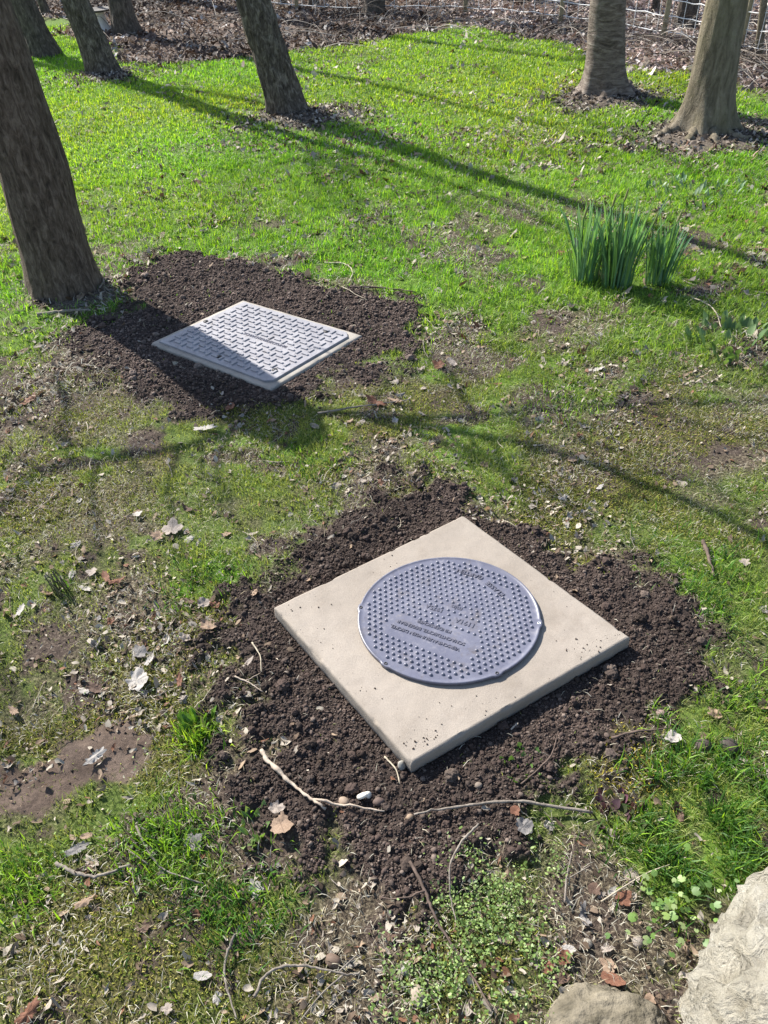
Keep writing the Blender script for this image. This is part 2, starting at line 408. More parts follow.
GR = [(.165, .33, .03), (.23, .395, .036), (.31, .44, .045), (.09, .20, .035), (.35, .40, .095)]
M_grass = foliage('grass_blades', .5, .5, .3)
def build_grass():
    parts = []
    for (n, r0, r1, a, Lr, Wr, k) in ((430000, .38, 3.2, 1.08, (.009, .032), (.0012, .0025), 1.0), (200000, 3.0, 6.0, .72, (.02, .048), (.0025, .0046), 1.0), (330000, 5.8, 12.5, .62, (.02, .042), (.0045, .009), 1.3)):
        x, y = wedge(n, r0, r1, a)
        lu = lush(x, y)*(1-soil_mask(x, y)*.985)*(1-bare_mask(x, y)*.90)*lawn_mask(x, y)*(1-.85*ring_mask(x, y))
        lu *= (1-.5*np.clip(mossy(x, y), 0, 1))*(.35+1.0*sst(.35, .6, fbm(x*15, y*15, 3, 54)))
        keep = (rng.random(n) < lu*k) & off_covers(x, y, .01) & clear_of_trunks(x, y)
        x, y, lu = x[keep], y[keep], lu[keep]; m = len(x)
        tn = fbm(x*1.3, y*1.3, 3, 51); 
        L = (Lr[0]+(Lr[1]-Lr[0])*rng.random(m)**1.3)*(.6+.55*np.clip(lu, 0, 1.3)); W = Wr[0]+(Wr[1]-Wr[0])*rng.random(m)
        c = pal(m, GR, (3, 4, 3, 2, .7))
        c *= (.8+.5*tn)[:, None]; c[:, 0] *= .75+.5*vn(x*.8, y*.8, seed=52)
        nr = (sst(4.0, 2.4, y)*(.5+.45*rng.random(m)))[:, None]; c = c*(1-nr)+nr*c.mean(1, keepdims=True)*np.array([1.22, 1.28, .52])
        parts.append(blades(x, y, L, W, .25+rng.random(m)*.95, c))
    V, F, C = join(parts)
    tag(link('grass', mesh_np('grass', V, F, M_grass, C)), 'short bright green lawn grass growing over the ground', 'grass', kind='stuff')
    # long tufts
    parts = []
    for px, py, r, n, L0, cc in ((728, 592, .17, 1500, .07, 3), (722, 812, .13, 2600, .085, 3), (700, 850, .10, 1200, .07, 3), (200, 585, .09, 700, .06, 3), (168, 842, .08, 900, .065, 1), (228, 905, .09, 800, .06, 3), (196, 742, .04, 260, .07, 2), (60, 590, .02, 30, .08, 0), (120, 335, .06, 160, .035, 1), (108, 372, .08, 200, .03, 1), (185, 270, .06, 150, .04, 1), (330, 300, .08, 120, .035, 1), (640, 700, .07, 500, .05, 1), (745, 700, .08, 500, .05, 1), (15, 885, .07, 400, .06, 1), (300, 465, .12, 500, .05, 3), (560, 405, .15, 500, .06, 1), (660, 345, .16, 500, .06, 1), (505, 290, .16, 500, .06, 1), (475, 330, .12, 400, .06, 1)):
        g = G(px, py); m = n; x = g[0]+rng.normal(0, r*.85, m); y = g[1]+rng.normal(0, r*.75, m)
        k = (soil_mask(x, y) < .6) & off_covers(x, y, .01) & (rng.random(len(x)) < sst(.36, .56, fbm(x*11, y*11, 3, 53))); x, y = x[k], y[k]; m = len(x)
        parts.append(blades(x, y, L0*.8*(.4+.7*rng.random(m)), .0022+.002*rng.random(m), .2+rng.random(m)*1.0, pal(m, [GR[cc], GR[1], (.05, .13, .025)], (3, 1, 2))))
    V, F, C = join(parts)
    tag(link('grass_tufts', mesh_np('grass_tufts', V, F, M_grass, C)), 'longer dark green tufts of grass among the thin turf', 'grass', kind='stuff')
    # dead thatch lying flat
    parts = []
    for (n, r0, r1, a, Lr, Wr) in ((165000, .38, 3.3, 1.08, (.006, .032), (.0006, .0017)), (70000, 3.1, 6.5, .7, (.02, .055), (.0018, .0038)), (26000, 6, 12, .6, (.03, .07), (.004, .007))):
        x, y = wedge(n, r0, r1, a)
        w = (1.05-lush(x, y)*.75)*(1-soil_mask(x, y)*.96)*(1-.93*bare_mask(x, y))*sst(.3, .56, fbm(x*5, y*5, 4, 61))
        k = (rng.random(n) < w) & off_covers(x, y, .01) & clear_of_trunks(x, y); x, y = x[k], y[k]; m = len(x)
        L = Lr[0]+(Lr[1]-Lr[0])*rng.random(m)**1.5; W = Wr[0]+(Wr[1]-Wr[0])*rng.random(m)
        parts.append(blades(x, y, L, W, 1.30+rng.random(m)*.45, pal(m, [(.42, .385, .29), (.30, .255, .17), (.50, .475, .39), (.15, .115, .08)], (3, 3, 2.4, 2)), z=height(x, y)+.002+.010*rng.random(m), bend=.25))
    V, F, C = join(parts)
    tag(link('dead_grass', mesh_np('dead_grass', V, F, foliage('dead_grass_straw', .15, .8, .2, (1, .95, .8)), C)), 'dead straw coloured grass lying flat between the green blades', 'grass', kind='stuff')
    # moss
    n = 420000; x, y = wedge(n, .38, 3.3, 1.08)
    w = mossy(x, y)*(1-soil_mask(x, y))*(1-bare_mask(x, y)); k = (rng.random(n) < w) & off_covers(x, y, .01); x, y = x[k], y[k]; m = len(x)
    g = G(625, 768); yl = np.exp(-((x-g[0])**2+(y-g[1])**2)/.03)[:, None]
    c = pal(m, [(.19, .22, .04), (.28, .28, .06), (.13, .18, .035), (.34, .30, .10)])*(1-yl)+pal(m, [(.38, .31, .045), (.28, .25, .04)])*yl
    V, F4, F3, C = blades(x, y, .006+.012*rng.random(m), .0022+.002*rng.random(m), .2+rng.random(m)*.9, c)
    tag(link('moss', mesh_np('moss', V, [F4, F3], foliage('moss_cushion', .25, .9, .1), C)), 'low olive and yellow moss cushions in the thin turf', 'moss', kind='stuff')
build_grass()

# ------------------------------------------------------------------ soil crumbs
def build_crumbs():
    m_, nt, b, _ = newmat('crumbly_soil')
    a = attr(nt, 'Col')
    c = mix(nt, .6, a.outputs['Color'], ramp(nt, noise(nt, 140, 4, .7), gray((.3, .45), (.7, 1.2))), 'MULTIPLY')
    nt.links.new(c, b.inputs['Base Color']); b.inputs['Roughness'].default_value = .95; b.inputs['Specular IOR Level'].default_value = .12
    bump(nt, b, noise(nt, 420, 3, .7), .5, .003)
    X, Y, Rr = [], [], []
    for (P, n, s0, big) in ((SOILS[0], 200000, .0018, .7), (SOILS[1], 110000, .0026, .8)):
        P = np.array(P); x = rng.uniform(P[:, 0].min()-.1, P[:, 0].max()+.1, n); y = rng.uniform(P[:, 1].min()-.1, P[:, 1].max()+.1, n)
        s = soil_mask(x, y); k = (rng.random(n) < s*s*(.35+.9*fbm(x*7, y*7, 2, 71))) & off_covers(x, y, .004); x, y = x[k], y[k]
        r = s0*np.exp(rng.normal(0, .42, len(x))); r = np.where(rng.random(len(x)) < .02, r*2.4, r)
        r = np.where(rng.random(len(x)) < .0009*big, .009+.008*rng.random(len(x)), r); r = np.minimum(r, .018)
        X.append(x); Y.append(y); Rr.append(r)
    # some spilled over the turf and a few crumbs on the slab corners
    n = 26000; x, y = wedge(n, .5, 4.2, .9); k = (rng.random(n) < np.maximum(np.maximum(dirt(x, y)*.55, .9*(soil_mask(x, y) > .01)), .30*bare_mask(x, y)*fbm(x*12, y*12, 2, 72))) & off_covers(x, y, .004); X.append(x[k]); Y.append(y[k]); Rr.append(.0018+.005*rng.random(k.sum())**2)
    x, y, r = map(np.concatenate, (X, Y, Rr)); z = height(x, y)+r*.35
    sx, sy, sr, sz = [], [], [], []
    for (px, py, s, n) in ((585, 655, 9, 26), (440, 735, 16, 30), (298, 606, 9, 14), (480, 722, 14, 20), (600, 640, 10, 22), (345, 690, 9, 14), (420, 740, 8, 24), (520, 700, 14, 22), (310, 640, 8, 12), (380, 560, 12, 16), (560, 580, 14, 14)):
        for _ in range(n):
            g = G(px+random.gauss(0, s*1.9), py+random.gauss(0, s*.9), SLAB_Z)
            if sdf(SLAB2, np.array([g[0]]), np.array([g[1]]))[0] < -.006: sx.append(g[0]); sy.append(g[1]); sr.append(.0006+.0018*random.random()**2); sz.append(SLAB_Z+.001)
    x = np.concatenate([x, sx]); y = np.concatenate([y, sy]); r = np.concatenate([r, sr]); z = np.concatenate([z, sz])
    parts_V, parts_F, parts_C, n0 = [], [], [], 0
    for lo, hi, (bv, bf) in ((0, .0042, (ICO_V, ICO_F)), (.0042, .0085, ICO2), (.0085, 1, ICO4)):
        k = (r >= lo) & (r < hi); q = k.sum(); nb = len(bv)
        sc = np.stack([.7+.6*rng.random(q), .7+.6*rng.random(q), .6+.4*rng.random(q)], -1)*r[k][:, None]
        v = np.repeat(bv[None], q, 0)
        if lo == 0: v = v*(1+(rng.random((q, nb, 1))-.5)*1.0)
        else:
            off = rng.random((q, 1, 3))*90; w = v*1.7+off
            v = v*(.25+1.35*fbm(w[..., 0], w[..., 1], 4, 73, w[..., 2], .75))[..., None]
        t = rng.random(q)*2*PI; ct, s_ = np.cos(t)[:, None], np.sin(t)[:, None]
        vx, vy, vz = (v*sc[:, None]).transpose(2, 0, 1)
        V = np.stack([vx*ct-vy*s_+x[k][:, None], vx*s_+vy*ct+y[k][:, None], vz+z[k][:, None]], -1)
        c = 1.28*(.6+1.0*fbm(x[k]*5, y[k]*5, 3, 74))[:, None]*pal(q, [(.046, .033, .028), (.060, .046, .039), (.032, .024, .020), (.090, .070, .058)], (4, 3, 3, 1))*(1+.55*sst(2.4, 2.9, y[k]))[:, None]
        parts_V.append(V.reshape(-1, 3)); parts_F.append((bf[None]+np.arange(q)[:, None, None]*nb).reshape(-1, 3)+n0); parts_C.append(np.repeat(c, nb, 0)); n0 += q*nb
    o = link('soil_crumbs', mesh_np('soil_crumbs', np.concatenate(parts_V), np.concatenate(parts_F), m_, np.concatenate(parts_C)))
    tag(o, 'dark crumbly freshly dug soil heaped around both covers', 'soil', kind='stuff')
build_crumbs()

# ------------------------------------------------------------------ slab with the round cover
def concrete(name, c1, c2, grain=1.0):
    m, nt, b, _ = newmat(name)
    f = noise(nt, 5, 5, .6); g = noise(nt, 420, 3, .6); s = noise(nt, 75, 2, .4)
    c = ramp(nt, f, [(.3, c1), (.7, c2)])
    c = mix(nt, .35*grain, c, ramp(nt, g, gray((.35, .6), (.6, 1.05))), 'MULTIPLY')
    c = mix(nt, 1.0, c, ramp(nt, s, gray((.20, .55), (.27, 1.0))), 'MULTIPLY')
    c = mix(nt, ramp(nt, noise(nt, 11, 7, .72), gray((.53, 0), (.70, .32))), c, (c1[0]*.62, c1[1]*.58, c1[2]*.54))
    nt.links.new(c, b.inputs['Base Color']); b.inputs['Roughness'].default_value = .85; b.inputs['Specular IOR Level'].default_value = .25
    bump(nt, b, g, .45*grain, .003)
    return m
def quad_slab(name, Q, thick, mat, parent=None, n=90, rough=.0020, hole=None):
    Q = np.array(Q); top = Q[:, 2].mean()
    u = np.linspace(0, 1, n); e = .006
    u = np.concatenate([[0, .004, .010], u[1:-1], [.990, .996, 1]]); n = len(u)
    A, B = np.meshgrid(u, u)
    P = ((1-A)*(1-B))[..., None]*Q[0]+(A*(1-B))[..., None]*Q[1]+(A*B)[..., None]*Q[2]+((1-A)*B)[..., None]*Q[3]
    d = np.minimum(np.minimum(A, 1-A), np.minimum(B, 1-B))
    P[..., 2] -= .004*np.clip(1-d/.010, 0, 1)**2
    w = (fbm(P[..., 0]*30, P[..., 1]*30, 3, 81)-.5)
    P[..., 2] += w*rough*1.2-(.006*sst(.62, .8, fbm(P[..., 0]*40, P[..., 1]*40, 2, 83)))*(d < .006)
    V = P.reshape(-1, 3)
    i = np.arange(n-1)[:, None]*n; j = np.arange(n-1)[None]
    F = [np.stack([i+j, i+j+1, i+n+j+1, i+n+j], -1).reshape(-1, 4)]
    ring = np.concatenate([np.arange(n), np.arange(1, n)*n+n-1, (n-1)*n+np.arange(n-2, -1, -1), np.arange(n-2, 0, -1)*n])
    R0 = V[ring]; cen = Q.mean(0); prev = ring; base = len(V); ex = []
    for k, dz in enumerate((.012, .03, thick)):
        r = R0.copy(); r[:, 2] = top-dz; o_ = (r-cen)[:, :2]; o_ /= np.linalg.norm(o_, axis=1)[:, None]
        r[:, :2] += o_*(.001+rough*(fbm(r[:, 0]*40, r[:, 1]*40, 3, 84+k)-.5)[:, None]*2)
        ex.append(r); cur = base+np.arange(len(ring)); m = len(ring); q = np.arange(m); q2 = (q+1) % m
        F.append(np.stack([prev[q], cur[q], cur[q2], prev[q2]], -1)); prev = cur; base += m
    V = np.vstack([V]+ex)
    F.append(prev[::-1][None])
    return link(name, mesh_np(name, V, F, mat), parent)

M_conc = concrete('beige_concrete', (.240, .206, .171), (.305, .265, .224))
slab = quad_slab('concrete_slab', SLAB, .085, M_conc)
tag(slab, 'square beige concrete slab set in dark soil with a round cover on it', 'concrete slab')

CC = G(448.5, 618, SLAB_Z)
def cover_plastic(name, c1, c2, rough=.38):
    m, nt, b, _ = newmat(name)
    f = noise(nt, 9, 5, .6); d = noise(nt, 55, 5, .65)
    c = ramp(nt, f, [(.35, c1), (.65, c2)])
    c = mix(nt, ramp(nt, d, gray((.55, 0), (.75, .35))), c, (.32, .30, .31)); c = mix(nt, ramp(nt, noise(nt, 20, 7, .75), gray((.54, 0), (.70, .6))), c, (.085, .068, .055))
    nt.links.new(c, b.inputs['Base Color'])
    nt.links.new(ramp(nt, d, gray((.3, rough-.06), (.7, rough+.16))), b.inputs['Roughness'])
    b.inputs['Specular IOR Level'].default_value = .5
    bump(nt, b, noise(nt, 600, 2), .12, .001)
    return m
M_cover = cover_plastic('blue_grey_plastic', (.100, .102, .138), (.132, .134, .172), .27)
M_dark = simple('black_rubber', (.012, .012, .014), (.02, .02, .022), 30, .6, 0)
M_text = simple('moulded_lettering', (.075, .075, .10), (.10, .10, .13), 60, .5, 0)
M_steel = simple('bare_zinc_bolt', (.55, .55, .55), (.75, .75, .74), 60, .35, 0)
M_steel.node_tree.nodes['Principled BSDF'].inputs['Metallic'].default_value = .6

def text_mesh(parts):
    """parts: (string, size, matrix) -> one mesh of raised letters"""
    mb = MB()
    dg = bpy.context.evaluated_depsgraph_get()
    for s, size, M in parts:
        cu = bpy.data.curves.new('lettering', 'FONT'); cu.body = s; cu.size = size; cu.align_x = 'CENTER'; cu.align_y = 'CENTER'
        cu.extrude = .0012; cu.offset = size*.012; cu.resolution_u = 2
        o = bpy.data.objects.new('lettering', cu); COL.objects.link(o)
        dg = bpy.context.evaluated_depsgraph_get(); me = o.evaluated_get(dg).to_mesh()
        V = np.array([tuple(M@v.co) for v in me.vertices])
        for p in me.polygons: pass
        Fs = {}
        for p in me.polygons: Fs.setdefault(len(p.vertices), []).append(list(p.vertices))
        mb.add(V, [np.array(f) for f in Fs.values()])
        o.evaluated_get(dg).to_mesh_clear(); bpy.data.objects.remove(o); bpy.data.curves.remove(cu)
    return mb

def round_cover():
    root = empty('manhole_cover', tuple(CC))
    L_, R_ = G(358.5, 622, SLAB_Z+.012), G(540.5, 612, SLAB_Z+.012); T_, B_ = G(449, 558, SLAB_Z+.012), G(447, 684.5, SLAB_Z+.012)
    rx, ry = np.linalg.norm(R_-L_)/2, np.linalg.norm(T_-B_)/2
    tag(root, 'round blue-grey studded plastic manhole cover lying on the square slab', 'manhole cover')
    lugs = [math.atan2(*(G(px, py, SLAB_Z)-CC)[:2][::-1]) for px, py in ((538, 627), (387, 670), (494, 677), (361, 609))]
    nth = 360; t = np.arange(nth)*2*PI/nth
    bulge = np.zeros(nth)
    for a in lugs:
        d = np.abs((t-a+PI) % (2*PI)-PI); bulge = np.maximum(bulge, .017*sst(.07, .03, d))
    prof = [(.985, -.004), (.985, .003), (1.002, .0035), (1.001, .0105), (.998, .0122), (.982, .0124), (.978, .0114), (.94, .0112), (.5, .0125), (.0001, .013)]
    V = []
    for k, (r, z) in enumerate(prof):
        rr = r+(bulge if k < 6 else 0)
        V.append(np.stack([np.cos(t)*rr*rx, np.sin(t)*rr*ry, np.full(nth, z)], -1))
    V = np.concatenate(V); i = np.arange(len(prof)-1)[:, None]*nth; j = np.arange(nth)[None]; k = (j+1) % nth
    F = np.stack([i+j, i+k, i+nth+k, i+nth+j], -1).reshape(-1, 4)
    mb = MB(); mb.add(V, [F])
    # slab directions: studs in rows parallel with the slab sides
    ux = (SLAB[1]-SLAB[0])[:2]; ux /= np.linalg.norm(ux); uy = np.array([-ux[1], ux[0]])
    R = (rx+ry)/2
    txt = lambda a, b: (-.10 < a/R+.0 < .38) if False else False
    st_v, st_f = [], []
    n = 10; th = np.arange(n)*2*PI/n
    pr = [(1.0, 0), (.86, .45), (.5, .88), (.0, 1.0)]
    # plate coordinates measured along the lettering direction
    ta = G(475, 652, SLAB_Z)-G(398, 625, SLAB_Z); ta = ta[:2]/np.linalg.norm(ta[:2]); tb = np.array([-ta[1], ta[0]])
    PANEL = (G(430, 639, SLAB_Z)-CC)[:2]
    words = [(G(434, 612, SLAB_Z), .034), (G(456, 611, SLAB_Z), .034), (G(465, 627, SLAB_Z), .04), (G(470, 577, SLAB_Z), .034), (G(447, 574, SLAB_Z), .0), (G(498, 593, SLAB_Z), .034), (G(483, 584, SLAB_Z), .02)]
    sp = .0182; cnt = 0
    for a in range(-30, 31):
        for b_ in range(-30, 31):
            p = ux*(a+.5*(b_ % 2))*sp+uy*b_*sp*.866
            if (p[0]/rx)**2+(p[1]/ry)**2 > .925**2: continue
            q = p-PANEL
            if abs(q@ta) < .125 and abs(q@tb) < .043: continue
            if any(w and abs((p-(g-CC)[:2])@ta) < w and abs((p-(g-CC)[:2])@tb) < .012 for g, w in words): continue
            h = .0054; r0 = .0053; zb = .0113
            v = np.concatenate([np.stack([p[0]+np.cos(th)*r0*r, p[1]+np.sin(th)*r0*r, np.full(n, zb+h*z)], -1) for r, z in pr[:-1]]+[np.array([[p[0], p[1], zb+h]])])
            ii = np.arange(2)[:, None]*n; jj = np.arange(n)[None]; kk = (jj+1) % n
            f = np.stack([ii+jj, ii+kk, ii+n+kk, ii+n+jj], -1).reshape(-1, 4); j1 = np.arange(n)
            mb.add(v, [f, np.stack([2*n+j1, 2*n+(j1+1) % n, np.full(n, 3*n)], -1)]); cnt += 1
    link('plate', mb.mesh('plate', M_cover), root)
    # raised lettering, upside down as seen from the photographer
    def M(px, py, rot=PI, along=ta):
        g = G(px, py, SLAB_Z)-CC; c = -along; s = np.array([-c[1], c[0]])
        return Matrix(((c[0], s[0], 0, g[0]), (c[1], s[1], 0, g[1]), (0, 0, 1, .0132), (0, 0, 0, 1)))
    ta2 = G(510, 602, SLAB_Z)-G(458, 574, SLAB_Z); 
    def al(p, q):
        v = (G(*q, SLAB_Z)-G(*p, SLAB_Z))[:2]; return v/np.linalg.norm(v)
    for tp in ([('VERSCHRAUBUNGEN DECKEL', .0150, M(424.5, 640.5)), ('SCHACHTDECKEL BEGEHBAR', .0150, M(430.5, 635.5)), ('KINDERSICHER', .0150, M(434, 629.5)),
                    ('1975A', .020, M(434.5, 611.5)), ('min', .022, M(456.5, 611)), ('1191A', .022, M(465, 626)),
                    ('GARTEN', .021, M(470, 577, along=al((460, 575), (482, 582)))), ('KLASSE', .021, M(495, 592, along=al((487, 586), (503, 599))))]):
        link('lettering', text_mesh([tp]).mesh('lettering', M_text, smooth=False), root)
    for k, a in enumerate(lugs):
        rr = 1.005 if k < 3 else 1.0
        o = link('bolt', None, None) if False else None
        c = np.array([math.cos(a)*rx*.985, math.sin(a)*ry*.985])
        prof = [(.0050, -.002), (.0050, .0004), (.0044, .0008), (.0026, .0008), (.0024, -.0006), (.0001, -.0006)]
        n2 = 20; t2 = np.arange(n2)*2*PI/n2
        v = np.concatenate([np.stack([c[0]+np.cos(t2)*r, c[1]+np.sin(t2)*r, np.full(n2, .0122+z)], -1) for r, z in prof])
        ii = np.arange(len(prof)-1)[:, None]*n2; jj = np.arange(n2)[None]; kk = (jj+1) % n2
        f = np.stack([ii+jj, ii+kk, ii+n2+kk, ii+n2+jj], -1).reshape(-1, 4)
        link('bolt', mesh_np('bolt', v, f, M_steel if k == 0 else M_dark), root)
    return root
round_cover()

# ------------------------------------------------------------------ rectangular cover in its frame
M_frame = simple('pale_frame_plastic', (.22, .198, .168), (.33, .30, .26), 14, .7, .4, .002, 200)
fr = quad_slab('cover_frame', FRAME, .07, M_frame, n=30, rough=.0006)
tag(fr, 'pale rectangular frame set in the soil holding the oblong cover', 'cover frame')
def rect_cover():
    Q = np.array(FRAME); cen = Q.mean(0)
    root = empty('manhole_cover', tuple(cen))
    tag(root, 'rectangular lilac-grey cover with raised bars lying in its pale frame by the leftmost big trunk', 'manhole cover')
    Q = Q-cen
    def bil(u, v, z):
        u = np.asarray(u, float); v = np.asarray(v, float)
        p = ((1-u)*(1-v))[..., None]*Q[0]+(u*(1-v))[..., None]*Q[1]+(u*v)[..., None]*Q[2]+((1-u)*v)[..., None]*Q[3]
        p[..., 2] += z; return p
    a, c = .045, .07
    # outline with clipped corners, first side runs front corner -> right corner
    pts = [(a+c*.6, a), (1-a-c*.75, a), (1-a, a+c*.6), (1-a, 1-a), (a, 1-a), (a, a+c*.5)]
    mb = MB()
    prof = [(0, -.004), (0, .0068), (.003, .0085), (.02, .0085)]
    rings = []
    pc = np.array(pts); mid = np.array([.5, .5])
    P = np.array(pts); 
    for ins, z in prof:
        q = P+(mid-P)*ins*2; rings.append(bil(q[:, 0], q[:, 1], z))
    n = len(pts); V = np.concatenate(rings); i = np.arange(len(prof)-1)[:, None]*n; j = np.arange(n)[None]; k = (j+1) % n
    mb.add(V, [np.stack([i+j, i+k, i+n+k, i+n+j], -1).reshape(-1, 4), (np.arange(n)+(len(prof)-1)*n)[None]])
    link('plate', mb.mesh('plate', M_lid, smooth=False), root)
    bars = MB(); nu, nv = 13, 16
    for iu in range(nu):
        for iv in range(nv):
            u, v = a+.03+(iu+.5)/nu*(1-2*a-.06), a+.03+(iv+.5)/nv*(1-2*a-.06)
            if u+v < .21 or (1-u)+v < .2: continue
            if .475 < u < .55 and .25 < v < .62: continue
            if (iu+iv) % 2: du, dv = .031, .0075
            else: du, dv = .0095, .0255
            c4 = [(u-du, v-dv), (u+du, v-dv), (u+du, v+dv), (u-du, v+dv)]
            lo = np.array([bil(np.array(x_), np.array(y_), 0.0079) for x_, y_ in c4]); hi = np.array([bil(np.array(u+(x_-u)*.78), np.array(v+(y_-v)*.78), .0132) for x_, y_ in c4])
            vv = np.vstack([lo, hi]); bars.add(vv, np.array([[0, 1, 5, 4], [1, 2, 6, 5], [2, 3, 7, 6], [3, 0, 4, 7], [4, 5, 6, 7]]))
    link('tread_bars', bars.mesh('tread_bars', M_lid, smooth=False), root)
    v = (bil(np.array(.5), np.array(.25), 0)-bil(np.array(.5), np.array(.75), 0))[:2]; v /= np.linalg.norm(v); s = np.array([-v[1], v[0]])
    c0 = bil(np.array(.51), np.array(.43), .0094)
    M = Matrix(((-v[0], -s[0], 0, c0[0]), (-v[1], -s[1], 0, c0[1]), (0, 0, 1, c0[2]), (0, 0, 0, 1)))
    M = Matrix(((v[0], s[0], 0, c0[0]), (v[1], s[1], 0, c0[1]), (0, 0, 1, c0[2]), (0, 0, 0, 1)))
    link('lettering', text_mesh([('SCHACHTABDECKUNG', .024, M)]).mesh('lettering', M_text, smooth=False), root)
    for (u, v) in ((.12, .5), (.88, .2), (.2, .12), (.5, .93)):
        p = bil(np.array(u), np.array(v), .0092); t = np.arange(10)*2*PI/10
        V = np.concatenate([np.stack([p[0]+np.cos(t)*.013, p[1]+np.sin(t)*.013, np.full(10, p[2]-.002)], -1), np.stack([p[0]+np.cos(t)*.012, p[1]+np.sin(t)*.012, np.full(10, p[2]+.002)], -1)])
        j = np.arange(10); k = (j+1) % 10
        link('key_plug', mesh_np('key_plug', V, [np.stack([j, k, k+10, j+10], -1), (np.arange(10)+10)[None]], M_dark), root)
M_lid = cover_plastic('lilac_grey_lid', (.185, .18, .196), (.26, .252, .264), .42)
rect_cover()

# ------------------------------------------------------------------ trees
def bark(name, c1, c2, c3, vscale=(14, 14, 2.2), bd=.02, moss=None, horiz=False):
    m, nt, b, _ = newmat(name)
    tc = N(nt, 'ShaderNodeTexCoord'); mp = N(nt, 'ShaderNodeMapping'); mp.inputs['Scale'].default_value = vscale
    nt.links.new(tc.outputs['Object'], mp.inputs['Vector'])
    f = noise(nt, 1.6, 9, .7, vec=mp.outputs[0], dist=.7); g = noise(nt, 45, 6, .75)
    c = ramp(nt, f, [(.33, c1), (.5, c2), (.68, c3)])
    c = mix(nt, .5, c, ramp(nt, g, gray((.3, .55), (.7, 1.1))), 'MULTIPLY')
    if moss:
        c = mix(nt, ramp(nt, noise(nt, 3.0, 5, .6), gray((.47, 0), (.66, .40))), c, moss)
    nt.links.new(c, b.inputs['Base Color']); b.inputs['Roughness'].default_value = .9; b.inputs['Specular IOR Level'].default_value = .2
    bump(nt, b, mix(nt, .35, f, g), .9, bd)
    return m
BK_ridge = bark('ridged_brown_bark', (.040, .030, .022), (.125, .095, .072), (.25, .20, .158), (30, 30, 9), .04)
BK_scaly = bark('scaly_grey_bark', (.028, .022, .018), (.115, .094, .076), (.32, .275, .23), (20, 20, 8.0), .05)
BK_cherry = bark('banded_cherry_bark', (.05, .04, .032), (.15, .12, .098), (.28, .24, .20), (5, 5, 20), .022)
BK_smooth = bark('smooth_olive_bark', (.075, .062, .042), (.165, .138, .098), (.25, .215, .16), (13, 13, 3.0), .02, (.12, .112, .05))
BK_far = bark('dark_woodland_bark', (.04, .032, .026), (.10, .082, .066), (.22, .185, .15), (18, 18, 7), .04)

def trunk_mesh(name, path, rad, mat, flare=(.5, .22, 5), bumpy=.06, kind='ridge', seed=0, nth=56):
    P = smoothpath(path, 14); s = np.concatenate([[0], np.cumsum(np.linalg.norm(np.diff(P, axis=0), axis=1))])
    # denser rings low down where the photo sees them
    q = np.concatenate([np.linspace(0, min(2.6, s[-1]*.5), 110, endpoint=False), np.linspace(min(2.6, s[-1]*.5), s[-1], 60)])
    P = np.stack([np.interp(q, s, P[:, k]) for k in range(3)], -1)
    ls = np.concatenate([[0], np.cumsum(np.linalg.norm(np.diff(np.array(path), axis=0), axis=1))])
    R = np.interp(q, ls*s[-1]/ls[-1], rad)
    th = np.arange(nth)*2*PI/nth; rg = np.random.default_rng(seed)
    fl, fh, nl = flare; ph = rg.random()*6
    lob = .55+.45*np.cos(nl*th+ph+.8*np.sin(2*th+ph)); lob = lob**1.3
    H = np.maximum(q-.10, 0)[:, None]
    F = fl*np.exp(-H/fh)*(.35+.9*lob[None])
    c, sn = np.cos(th)[None]*np.ones_like(H), np.sin(th)[None]*np.ones_like(H)
    if kind == 'ridge': w = np.abs(fbm(c*7, sn*7, 3, seed, H*1.7+0*c)-.5)*2*1.6
    elif kind == 'scaly': w = 1.5*np.abs(fbm(c*4.5, sn*4.5, 4, seed, H*3.2+0*c, .6)-.5)*2+.4*fbm(c*9, sn*9, 2, seed, H*12+0*c)-.2
    elif kind == 'cherry': w = fbm(c*1.6, sn*1.6, 3, seed, H*14+0*c)*.6
    else: w = .6*fbm(c*2, sn*2, 3, seed, H*1.6+0*c)+.4*fbm(c*6, sn*6, 3, seed, H*2.5+0*c)
    rad2 = R[:, None]*(1+F+bumpy*(w-.5)*2+.05*(fbm(c*1.2, sn*1.2, 2, seed+5, H*.9+0*c)-.5))
    T = np.gradient(P, axis=0); T /= np.linalg.norm(T, axis=1)[:, None]
    X = np.array([1.0, 0, 0])[None]-T*T[:, :1]; X /= np.linalg.norm(X, axis=1)[:, None]; Y = np.cross(T, X)
    V = P[:, None]+rad2[..., None]*(np.cos(th)[None, :, None]*X[:, None]+np.sin(th)[None, :, None]*Y[:, None])
    V = V.reshape(-1, 3); m = len(q)
    i = np.arange(m-1)[:, None]*nth; j = np.arange(nth)[None]; k = (j+1) % nth
    return mesh_np(name, V, [np.stack([i+j, i+k, i+nth+k, i+nth+j], -1).reshape(-1, 4), (np.arange(nth)+(m-1)*nth)[None]], mat)

